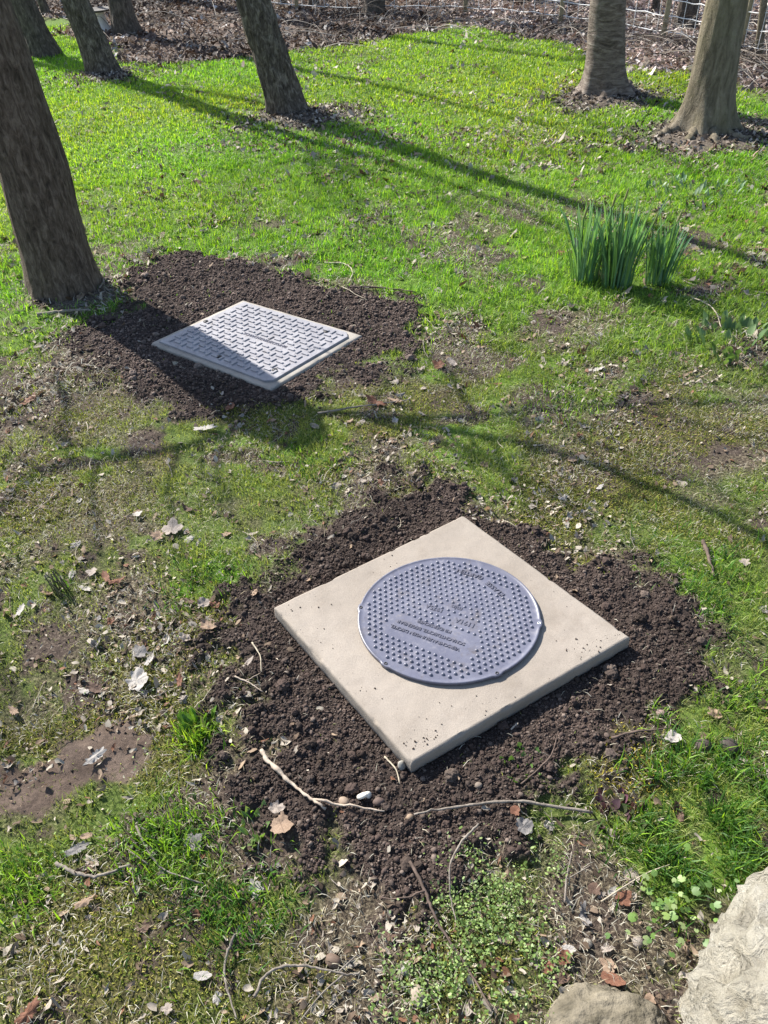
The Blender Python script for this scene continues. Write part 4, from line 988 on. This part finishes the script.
def litter():
    V_, A_, B_, C_ = [], [], [], []; n0 = 0
    shp = []
    for k in range(8):
        t = np.arange(8)/8*2*PI; rk = np.random.default_rng(k+70); r = .5*(.35+.85*rk.random(8)); z = .5*(rk.random(8)-.35)*.75
        shp.append(np.vstack([[[0, 0, 0]], np.stack([np.cos(t)*r*1.55, np.sin(t)*r*(.45+.08*k), z], -1)]))
    shp = np.array(shp)
    for (n, r0, r1, a, s0, s1, mode) in ((48000, .42, 3.4, 1.08, .003, .0125, 'near'), (25000, 3.1, 6.5, .66, .006, .026, 'near'), (22000, 5.5, 11, .6, .010, .034, 'near'), (110000, 6.5, 15, .75, .014, .042, 'wood'), (60000, 4, 11, .62, .006, .024, 'ring')):
        x, y = wedge(n, r0, r1, a)
        if mode == 'near': gq = G(120, 610); w = (.10+.8*sst(.42, .66, fbm(x*2.2, y*2.2, 3, 91))+.5*np.exp(-((x-gq[0])**2+(y-gq[1])**2)/.10))*(1-.93*soil_mask(x, y))**(1-.45*bare_mask(x, y))*lawn_mask(x, y)*(1 if r1 < 4 else (.75 if r1 < 7 else .6))
        elif mode == 'ring': w = ring_mask(x, y)
        else: w = (1-lawn_mask(x, y))*(.35+.9*fbm(x*.9, y*.9, 2, 93))
        k = (rng.random(n) < w) & off_covers(x, y, .02) & clear_of_trunks(x, y); x, y = x[k], y[k]; m = len(x)
        if mode == 'ring':
            ex = [(g[0]+rng.normal(0, r_*.75, 1500)+.15*r_, g[1]+rng.normal(0, r_*.42, 1500)) for g, r_ in list(TB.values())[1:]]
            x = np.concatenate([x]+[e[0] for e in ex]); y = np.concatenate([y]+[e[1] for e in ex]); k = clear_of_trunks(x+0, y) | (np.hypot(x, y) > 0); m = len(x)
        v = shp[rng.integers(0, 8, m)]*(s0+(s1-s0)*rng.random(m)**1.6)[:, None, None]*1.6
        t = rng.random(m)*2*PI; tl = rng.normal(0, .5, (m, 2)); ct, s_ = np.cos(t)[:, None], np.sin(t)[:, None]
        vx, vy, vz = v[..., 0], v[..., 1], v[..., 2]; vz = vz+vx*tl[:, :1]+vy*tl[:, 1:]
        z = height(x, y)+.004+(.03*rng.random(m) if mode == 'wood' else .006*rng.random(m))
        V = np.stack([vx*ct-vy*s_+x[:, None], vx*s_+vy*ct+y[:, None], vz+z[:, None]], -1)
        if mode == 'wood':
            right = sst(.5, 2.5, x)[:, None]; c = pal(m, [(.12, .078, .06), (.20, .14, .11), (.30, .25, .21), (.07, .05, .042), (.50, .47, .44)], (3, 3, 2, 3, 1.0+0))*(1-right)+pal(m, [(.30, .215, .19), (.14, .10, .09), (.36, .29, .26), (.50, .45, .42)])*right
        if mode == 'wood': c = c*(.45+1.0*sst(.3, .7, fbm(x*.8, y*.8, 4, 94)))[:, None]
        elif mode == 'ring': c = pal(m, [(.09, .07, .055), (.22, .18, .145), (.40, .36, .31), (.04, .032, .027)])
        elif r0 > 5: c = pal(m, [(.40, .355, .29), (.28, .21, .15), (.18, .12, .08), (.34, .30, .25), (.22, .115, .07)], (4, 3, 1, 3, .8))
        else: c = pal(m, [(.38, .335, .27), (.24, .175, .12), (.11, .075, .05), (.30, .26, .215), (.17, .08, .046)], (3, 3, 3.5, 3, .8))
        f = np.array([[0, 1+j, 1+(j+1) % 8] for j in range(8)])
        V_.append(V.reshape(-1, 3)); A_.append((f[None]+np.arange(m)[:, None, None]*9).reshape(-1, 3)+n0); C_.append(np.repeat(c, 9, 0)); n0 += m*9
    o = link('leaf_litter', mesh_np('leaf_litter', np.concatenate(V_), np.concatenate(A_), foliage('old_leaf_litter', .12, .75, .25, (1, .9, .75)), np.concatenate(C_)))
    tag(o, 'scraps of dead leaves strewn over lawn and woodland floor', 'leaf litter', kind='stuff')
litter()

# ------------------------------------------------------------------ twigs
M_tw = {'grey': simple('grey_twig_bark', (.12, .10, .082), (.24, .21, .175), 60, .85, .6, .003), 'dark': simple('dark_twig_bark', (.06, .042, .032), (.14, .10, .08), 60, .85, .4, .002),
        'pale': simple('pale_peeled_twig', (.26, .205, .155), (.42, .35, .28), 50, .8, .5, .003), 'straw': simple('straw_stalk', (.28, .235, .165), (.42, .37, .28), 60, .7, 0)}
def twig(pxs, rpx, mat, label, side=(), lift=.004, group=None, knob=.35, pts=None):
    P = [np.array(G(*p)) for p in pxs] if pts is None else [np.array(p, float) for p in pts]
    b = P[0].copy(); b[2] = hz(b[0], b[1])
    W = smoothpath([p for p in P], 7); W[:, :2] += rng.normal(0, rpx*.16, (len(W), 2)); rpx = rpx*.8; W[:, 2] = height(W[:, 0], W[:, 1])
    W[:, 2] = np.convolve(np.pad(W[:, 2], 2, 'edge'), np.ones(5)/5, 'valid')+lift+rpx+.004*rng.random(len(W))
    R = np.linspace(rpx, rpx*.5, len(W))*(1+knob*(rng.random(len(W))-.5))
    mb = MB(); v, f = tube(W-b, R, 7, rough=.2, seed=len(COL.objects)); mb.add(v, f)
    for s in side:
        Q = smoothpath([np.array(G(*p)) for p in s], 6); Q[:, 2] = height(Q[:, 0], Q[:, 1])+lift+rpx*.8+.003
        v, f = tube(Q-b, np.linspace(rpx*.55, rpx*.3, len(Q)), 6); mb.add(v, f)
    o = link('twig', mb.mesh('twig', M_tw[mat]), None, tuple(b)); tag(o, label, 'twig', group); return o
twig([(262, 755), (275, 772), (292, 788), (312, 805), (326, 816)], .0075, 'pale', 'thick pale knobby twig lying on the soil left of the slab front corner', [[(312, 805), (345, 812), (385, 818)]], .006, knob=.7)
twig([(414, 822), (445, 815), (480, 810), (530, 808), (592, 815)][::-1], .0050, 'grey', 'long straight grey brown twig across the soil border in front of the slab', [], .012)
twig([(410, 868), (425, 898), (437, 925), (462, 962), (492, 1014)], .0046, 'dark', 'long dark brown twig pointing down through the weeds at bottom centre', [[(425, 898), (400, 905), (380, 902)]], .014)
twig([(478, 833), (460, 852), (450, 875), (450, 900), (456, 925)], .0034, 'grey', 'thin arched grey twig standing over the weeds', [], .02)
twig([(58, 866), (78, 876), (100, 879), (132, 868)], .0060, 'grey', 'curved grey stick in the moss near the left edge', [], .010)
twig([(138, 830), (150, 855), (168, 874), (205, 886)], .0035, 'grey', 'thin forked grey twig on the grass right of the curved stick', [[(150, 868), (128, 852)]], .012)
twig([(236, 937), (226, 965), (228, 990), (238, 1022)], .0040, 'grey', 'upright thin grey twig near the bottom left of centre', [], .012)
twig([(256, 1000), (266, 980), (285, 970), (312, 970), (345, 978), (360, 976)], .0042, 'grey', 'arched grey twig with a side shoot at the bottom edge', [[(345, 978), (322, 998), (300, 1026)], [(340, 975), (358, 958)]], .018)
twig([(318, 418), (350, 413), (385, 408), (410, 404)], .0050, 'grey', 'grey stick under the leaves in front of the rectangular cover', [], .010)
twig([(350, 292), (380, 292), (416, 297)], .0075, 'dark', 'thin dark stick on the turf right of the rectangular cover', [], .006)
twig([(38, 320), (65, 316), (92, 315)], .013, 'grey', 'short thick grey stick at the foot of the leftmost trunk', [], .006)
twig([(325, 266), (345, 268), (353, 276), (348, 288)], .0060, 'straw', 'hooked pale stalk behind the rectangular cover', [], .008)
twig([(564, 905), (566, 882), (571, 855)], .0032, 'grey', 'thin upright stem in the weeds below the long grey twig', [[(566, 882), (590, 868)]], .015)
twig([(701, 546), (707, 562), (712, 582)], .0085, 'dark', 'short stout brown stick in the turf right of the slab', [], .008)
twig([(254, 650), (262, 664), (263, 680)], .0028, 'straw', 'short pale straw on the soil left of the slab', [], .008)
twig([(236, 682), (250, 688), (264, 697)], .0030, 'pale', 'short pale twig on the soil near its left border', [[(245, 686), (262, 680)]], .008)
twig([(764, 768), (767, 785), (768, 806)], .0050, 'grey', 'grey stick standing in the grass at the right edge', [], .012)
twig([(600, 905), (640, 880), (668, 868)], .0024, 'straw', 'fine straw stalk through the round leaves near the boulder', [], .02)
twig([(690, 300), (712, 312), (720, 332)], .0045, 'straw', 'bent straw stalk on the turf below the daffodils', [], .012)
twig([(385, 762), (396, 775), (400, 790)], .0028, 'straw', 'pale straw scrap by the slab front corner', [], .008)
twig([(505, 648), (575, 647), (588, 652), (600, 660)][1:], .0030, 'dark', 'dark broken twig on the slab right edge', [[(588, 652), (575, 640)]], .034)
twig([(610, 745), (640, 738), (668, 732)], .0042, 'dark', 'dark bent twig along the right border of the soil', [], .010)
twig([(520, 790), (548, 765), (557, 738)], .0030, 'dark', 'thin dark root sticking out of the soil in front of the slab', [], .010)
cnt = 0
while cnt < 70:
    x, y = wedge(1, .6, 3.2 if cnt < 48 else 5, .7); lx, ly = float(x[0]), float(y[0])
    if not off_covers(x, y, .08)[0] or math.hypot(lx-bx, ly-by) < .60: continue
    so = float(soil_mask(x, y)[0]); 
    if so > .5 and random.random() < .5: continue
    a = random.random()*6.28; L = random.uniform(.04, .16)*(1 if ly < 3 else 1.6); k = random.uniform(-.5, .5)
    p = [(lx+math.cos(a+k*t)*L*t, ly+math.sin(a+k*t)*L*t, 0) for t in (0, .35, .7, 1)]
    if not all(off_covers(np.array([q[0]]), np.array([q[1]]), .03)[0] for q in p): continue
    mt = random.choice(['grey', 'dark', 'straw', 'straw']); zz = zone(lx, ly)
    twig(None, random.uniform(.0012, .0026)*(1 if ly < 3 else 1.6), mt, 'short thin %s twig lying on the ground %s' % (mt, zz), (), .006, 'short thin %s twigs %s' % (mt, zz), pts=p); cnt += 1

# ------------------------------------------------------------------ plants
def strap_leaf(base, az, L, W, lean, n=7, twist=0., fold=.25):
    s = np.linspace(0, 1, n); ang = lean*(.35+.9*s**1.5)
    dx = np.concatenate([[0], np.cumsum(np.sin(ang[:-1])*L/(n-1))]); dz = np.concatenate([[0], np.cumsum(np.cos(ang[:-1])*L/(n-1))])
    w = W*np.where(s < .8, .75+.35*s, 1.03*np.sqrt(np.clip((1-s)/.2, .02, 1))); ta = az+PI/2+twist*s
    c = np.stack([base[0]+np.cos(az)*dx, base[1]+np.sin(az)*dx, base[2]+dz], -1); e = np.stack([np.cos(ta), np.sin(ta), 0*s], -1)*w[:, None]/2
    nrm = np.stack([np.cos(az)*np.cos(ang), np.sin(az)*np.cos(ang), -np.sin(ang)], -1)
    V = np.stack([c-e, c+nrm*(fold*w)[:, None], c+e], 1).reshape(-1, 3); i = np.arange(n-1)[:, None]*3
    F = np.concatenate([i+np.array([[0, 1, 4, 3]]), i+np.array([[1, 2, 5, 4]])])
    return V, F
M_daf = foliage('daffodil_leaf', .35, .3, .8, (1.1, 1.2, .5))
M_bud = foliage('bud_sheath', .2, .6, .3)
def daffodil(px, py, n, hpx, wpx, label, seed, buds):
    g = G(px, py); rg = np.random.default_rng(seed); z = hz(*g[:2]); root = empty('daffodil_clump', (g[0], g[1], z)); tag(root, label, 'daffodils', 'daffodil clumps')
    D = np.linalg.norm(g-CP); H = hpx*D/FPX*.98; sp = wpx*D/FPX; mb = MB()
    for k in range(n):
        a = rg.random()*6.28; rr = sp*.31*math.sqrt(rg.random()); b = (math.cos(a)*rr, math.sin(a)*rr*.6, -.01)
        L = H*rg.uniform(.5, 1.06); c = np.array([(.14, .27, .15), (.21, .35, .22), (.10, .22, .115), (.20, .35, .10)][rg.integers(4)])*rg.uniform(.8, 1.2)
        v, f = strap_leaf(b, a+rg.normal(0, .6), L, rg.uniform(.0085, .013), abs(rg.normal(.17, .15))+(.28 if rg.random() < .07 else 0)+rr*2.6, twist=rg.normal(0, .7)); mb.add(v, f, c)
    link('leaves', mb.mesh('leaves', M_daf, True, True), root)
    for k in range(buds):
        a = rg.random()*6.28; rr = sp*.3*rg.random(); b = np.array([math.cos(a)*rr, math.sin(a)*rr, 0]); t = b+np.array([rg.normal(0, .03), rg.normal(0, .03), H*rg.uniform(.8, 1.0)])
        mb2 = MB(); P = np.array([b, b*.5+t*.5+[.004, 0, 0], t, t+[.004, 0, .012], t+[.010, 0, .045], t+[.014, 0, .066]]); v, f = tube(P, [.0035, .0032, .003, .0055, .005, .0008], 8)
        mb2.add(v, f, (.10, .19, .06)); c = mb2.C[0]; c[24:] = (.24, .25, .09)
        link('flower_bud', mb2.mesh('flower_bud', M_bud, True, True), root)
daffodil(586, 280, 84, 72, 44, 'leftmost of three green daffodil clumps, with long upright leaves', 1, 1)
daffodil(617, 286, 105, 80, 46, 'middle of three daffodil clumps, the tallest and densest', 2, 2)
daffodil(658, 283, 70, 62, 38, 'rightmost of three daffodil clumps, with one leaf bent far to the right', 3, 2)

def small_plant(px, py, n, size, label, name, cat, cols, seed, spread=.12, up=.5, W=.5, mat=None):
    g = G(px, py); rg = np.random.default_rng(seed); mb = MB()
    for k in range(n):
        a = rg.random()*6.28; rr = spread*math.sqrt(rg.random()); b = (math.cos(a)*rr, math.sin(a)*rr, 0)
        L = size*rg.uniform(.6, 1.2); v, f = strap_leaf(b, a+rg.normal(0, .8), L, L*W, rg.uniform(up, up+.7), fold=.12)
        s = np.tile(np.repeat(np.linspace(0, 1, 7), 1), 1)
        ctr = v.reshape(7, 3, 3); w = np.sin(np.linspace(.25, PI-.05, 7))[:, None]; c0 = (ctr[:, 0]+ctr[:, 2])/2
        ctr[:, 0] = c0+(ctr[:, 0]-c0)*w; ctr[:, 2] = c0+(ctr[:, 2]-c0)*w; v = ctr.reshape(-1, 3)
        mb.add(v, f, np.array(cols[rg.integers(len(cols))])*rg.uniform(.8, 1.2))
    o = link(name, mb.mesh(name, mat or M_weed, True, True), None, (g[0], g[1], hz(*g[:2])-.003)); tag(o, label, cat, kind='stuff' if name in ('low_weed', 'silvery_plant') else None); return o
M_weed = foliage('weed_leaf', .3, .5, .4)
small_plant(690, 194, 110, .06, 'low silvery green leafy plant in the lawn behind the daffodils', 'silvery_plant', 'plant', [(.14, .24, .12), (.22, .30, .19), (.10, .19, .08)], 5, .28, .5, .36)
small_plant(737, 192, 20, .06, 'small silvery green plant at the right edge of the lawn', 'silvery_plant', 'plant', [(.14, .24, .12), (.22, .30, .19)], 6, .16, .5, .36)
small_plant(740, 345, 90, .06, 'loose patch of low green weed near the right edge below the daffodils', 'low_weed', 'weed', [(.09, .16, .06), (.14, .22, .09)], 7, .22, .4, .5)
small_plant(617, 815, 30, .03, 'purple leaved weed in the grass below the yellow moss', 'purple_weed', 'weed', [(.14, .06, .085), (.09, .05, .06), (.07, .09, .04)], 8, .055, .4, .7)
small_plant(196, 728, 46, .045, 'bright green weed tuft at the left soil border beside the bare patch', 'weed_tuft', 'weed', [(.14, .26, .04), (.10, .2, .03)], 10, .05, .3, .3)
small_plant(522, 768, 30, .022, 'little green seedlings on the soil in front of the slab', 'seedlings', 'seedlings', [(.10, .20, .05), (.14, .25, .06)], 12, .05, .4, .6)
small_plant(255, 830, 30, .035, 'small pale green weed at the left border of the front soil', 'weed_tuft', 'weed', [(.15, .24, .08), (.2, .28, .1)], 14, .05, .4, .4)

def round_leaves():
    g0 = G(672, 915); mb = MB(); rg = np.random.default_rng(4)
    for k in range(58):
        px, py = 672+rg.normal(0, 26), 915+rg.normal(0, 30)
        g = G(px, py); r = rg.uniform(.004, .0095); t = np.arange(14)/14*2*PI; rr = r*(1+.06*np.cos(7*t)); rr[0] *= .35
        h = rg.uniform(.02, .05); tl = rg.normal(0, .3, 2); a = rg.random()*6.28
        x, y = np.cos(t)*rr, np.sin(t)*rr; z = -.25*(x*x+y*y)/r+x*tl[0]+y*tl[1]; ca, sa = math.cos(a), math.sin(a); X, Y = x*ca-y*sa, x*sa+y*ca
        c = np.array([[(.16, .27, .06), (.24, .34, .10), (.11, .2, .05), (.30, .38, .16)][rg.integers(4)]]); b = np.array([g[0]-g0[0], g[1]-g0[1], hz(g[0], g[1])])
        mb.add(np.vstack([[b+[0, 0, h-.001]], np.stack([X, Y, z], -1)+b+[0, 0, h]]), np.array([[0, 1+j, 1+(j+1) % 14] for j in range(14)]), c[0])
        v, f = tube([b, b+[0, 0, h-.001]], .0007, 4, cap=False); mb.add(v, f, (.15, .18, .07))
    o = link('round_leaf_weed', mb.mesh('round_leaf_weed', M_weed, True, True), None, (g0[0], g0[1], 0)); tag(o, 'patch of round pale green leaves left of the pale boulder', 'weed', kind='stuff')
round_leaves()

def chickweed():
    n = 12000; P = np.array(CHK); x = rng.uniform(P[:, 0].min(), P[:, 0].max(), n); y = rng.uniform(P[:, 1].min(), P[:, 1].max(), n)
    w = sst(.06, -.08, sdf(CHK, x, y)+(fbm(x*10, y*10, 3, 95)-.5)*.22)*(.15+.85*sst(.44, .60, fbm(x*14, y*14, 3, 96)))*(1-soil_mask(x, y)*.9)
    k = rng.random(n) < w*1.0; x, y = x[k], y[k]
    # extra sprinkle of the same leaf around the front of the picture
    x2, y2 = wedge(9000, .45, 1.6, .8); w2 = .35*sst(.5, .66, fbm(x2*5, y2*5, 3, 97))*(1-soil_mask(x2, y2)); k = (rng.random(9000) < w2) & off_covers(x2, y2, .02); x = np.concatenate([x, x2[k]]); y = np.concatenate([y, y2[k]])
    m = len(x); r = .0011+.0024*rng.random(m)**1.5; t = np.arange(6)/6*2*PI; a = rng.random(m)*6.28; tl = rng.normal(0, .45, (m, 2))
    ux, uy = np.cos(t)*1.3, np.sin(t)*.8; ca, sa = np.cos(a)[:, None], np.sin(a)[:, None]
    X = (ux*ca-uy*sa)*r[:, None]; Y = (ux*sa+uy*ca)*r[:, None]; Z = X*tl[:, :1]+Y*tl[:, 1:]; z = height(x, y)+.006+.022*rng.random(m)
    V = np.stack([X+x[:, None], Y+y[:, None], Z+z[:, None]], -1).reshape(-1, 3); F = np.arange(m*6).reshape(m, 6)
    C = np.repeat(pal(m, [(.16, .25, .06), (.24, .33, .09), (.10, .17, .04), (.30, .36, .17)], (4, 3, 3, 1)), 6, 0)
    tag(link('chickweed', mesh_np('chickweed', V, F, M_weed, C)), 'mat of tiny leaved chickweed on the soil at bottom centre', 'weeds', kind='stuff')
chickweed()

# cut stems of a perennial
def stems():
    g = G(62, 592); mb = MB(); rg = np.random.default_rng(3)
    for k in range(16):
        a = rg.random()*6.28; r = .028*math.sqrt(rg.random()); b = np.array([math.cos(a)*r, math.sin(a)*r, -.005]); h = rg.uniform(.04, .09)
        v, f = tube([b, b+[rg.normal(-.01, .012), rg.normal(0, .01), h]], [.0024, .0018], 6); mb.add(v, f)
    tag(link('cut_stems', mb.mesh('cut_stems', simple('dull_green_stem', (.06, .065, .035), (.13, .12, .06), 40, .8, .2)), None, (g[0], g[1], hz(*g[:2]))), 'bundle of short cut dark stems in the turf near the left edge', 'plant stump')
stems()

# brushwood along the fence
def brush():
    mb = MB(); rg = np.random.default_rng(8)
    for k in range(900):
        px = rg.uniform(300, 860) if k < 700 else rg.uniform(-100, 330); py = rg.uniform(-12, 48)+max(0, (px-560)*.16)
        if k >= 700: py = rg.uniform(-14, 40)
        g = G(px, py)
        if lawn_mask(g[:1], g[1:2])[0] > .4: continue
        a = rg.random()*6.28; L = rg.uniform(.3, 1.3); h = rg.uniform(.03, .20); z = hz(*g[:2]); d = np.array([math.cos(a), math.sin(a), 0])
        P = smoothpath([[g[0], g[1], z], [g[0]+d[0]*L*.35, g[1]+d[1]*L*.35, z+h], [g[0]+d[0]*L*.7, g[1]+d[1]*L*.7, z+h*.9], [g[0]+d[0]*L, g[1]+d[1]*L, z+.02+h*.3*rg.random()]], 4)
        c = np.array([(.12, .095, .075), (.28, .24, .20), (.05, .04, .034), (.42, .38, .33)][rg.integers(4)])
        v, f = tube(P, np.linspace(rg.uniform(.002, .0055), .0012, len(P)), 4, cap=False); mb.add(v, f, c)
    tag(link('brushwood', mb.mesh('brushwood', foliage('dry_bramble_stems', .02, .85, .2), True, True)), 'tangle of dry bramble stems and brushwood along the fence', 'brushwood', kind='stuff')
brush()

# ------------------------------------------------------------------ light
SUN_EL, SUN_AZ = math.radians(39), math.radians(133)        # azimuth of the sun, counter-clockwise from +x
sd = np.array([math.cos(SUN_EL)*math.cos(SUN_AZ), math.cos(SUN_EL)*math.sin(SUN_AZ), math.sin(SUN_EL)])
sl = bpy.data.lights.new('sun', 'SUN'); sl.energy = 5.0; sl.angle = math.radians(.53); sl.color = (1, .955, .88)
so = bpy.data.objects.new('sun', sl); COL.objects.link(so); so.rotation_euler = Vector(sd).to_track_quat('Z', 'Y').to_euler(); so.location = (-10, 10, 12)
w = bpy.data.worlds.new('World'); S.world = w; w.use_nodes = True; nt = w.node_tree; nt.nodes.clear()
sky = nt.nodes.new('ShaderNodeTexSky'); sky.sky_type = 'NISHITA'; sky.sun_disc = False; sky.sun_elevation = SUN_EL; sky.sun_rotation = PI/2-SUN_AZ
bg = nt.nodes.new('ShaderNodeBackground'); bg.inputs[1].default_value = .10; out = nt.nodes.new('ShaderNodeOutputWorld')
nt.links.new(sky.outputs[0], bg.inputs[0]); nt.links.new(bg.outputs[0], out.inputs[0])
S.view_settings.view_transform = 'Standard'; S.view_settings.look = 'None'; S.view_settings.exposure = 1.3; S.view_settings.gamma = 1
S.view_settings.use_curve_mapping = False
S.cycles.max_bounces = 5; S.cycles.use_denoising = True
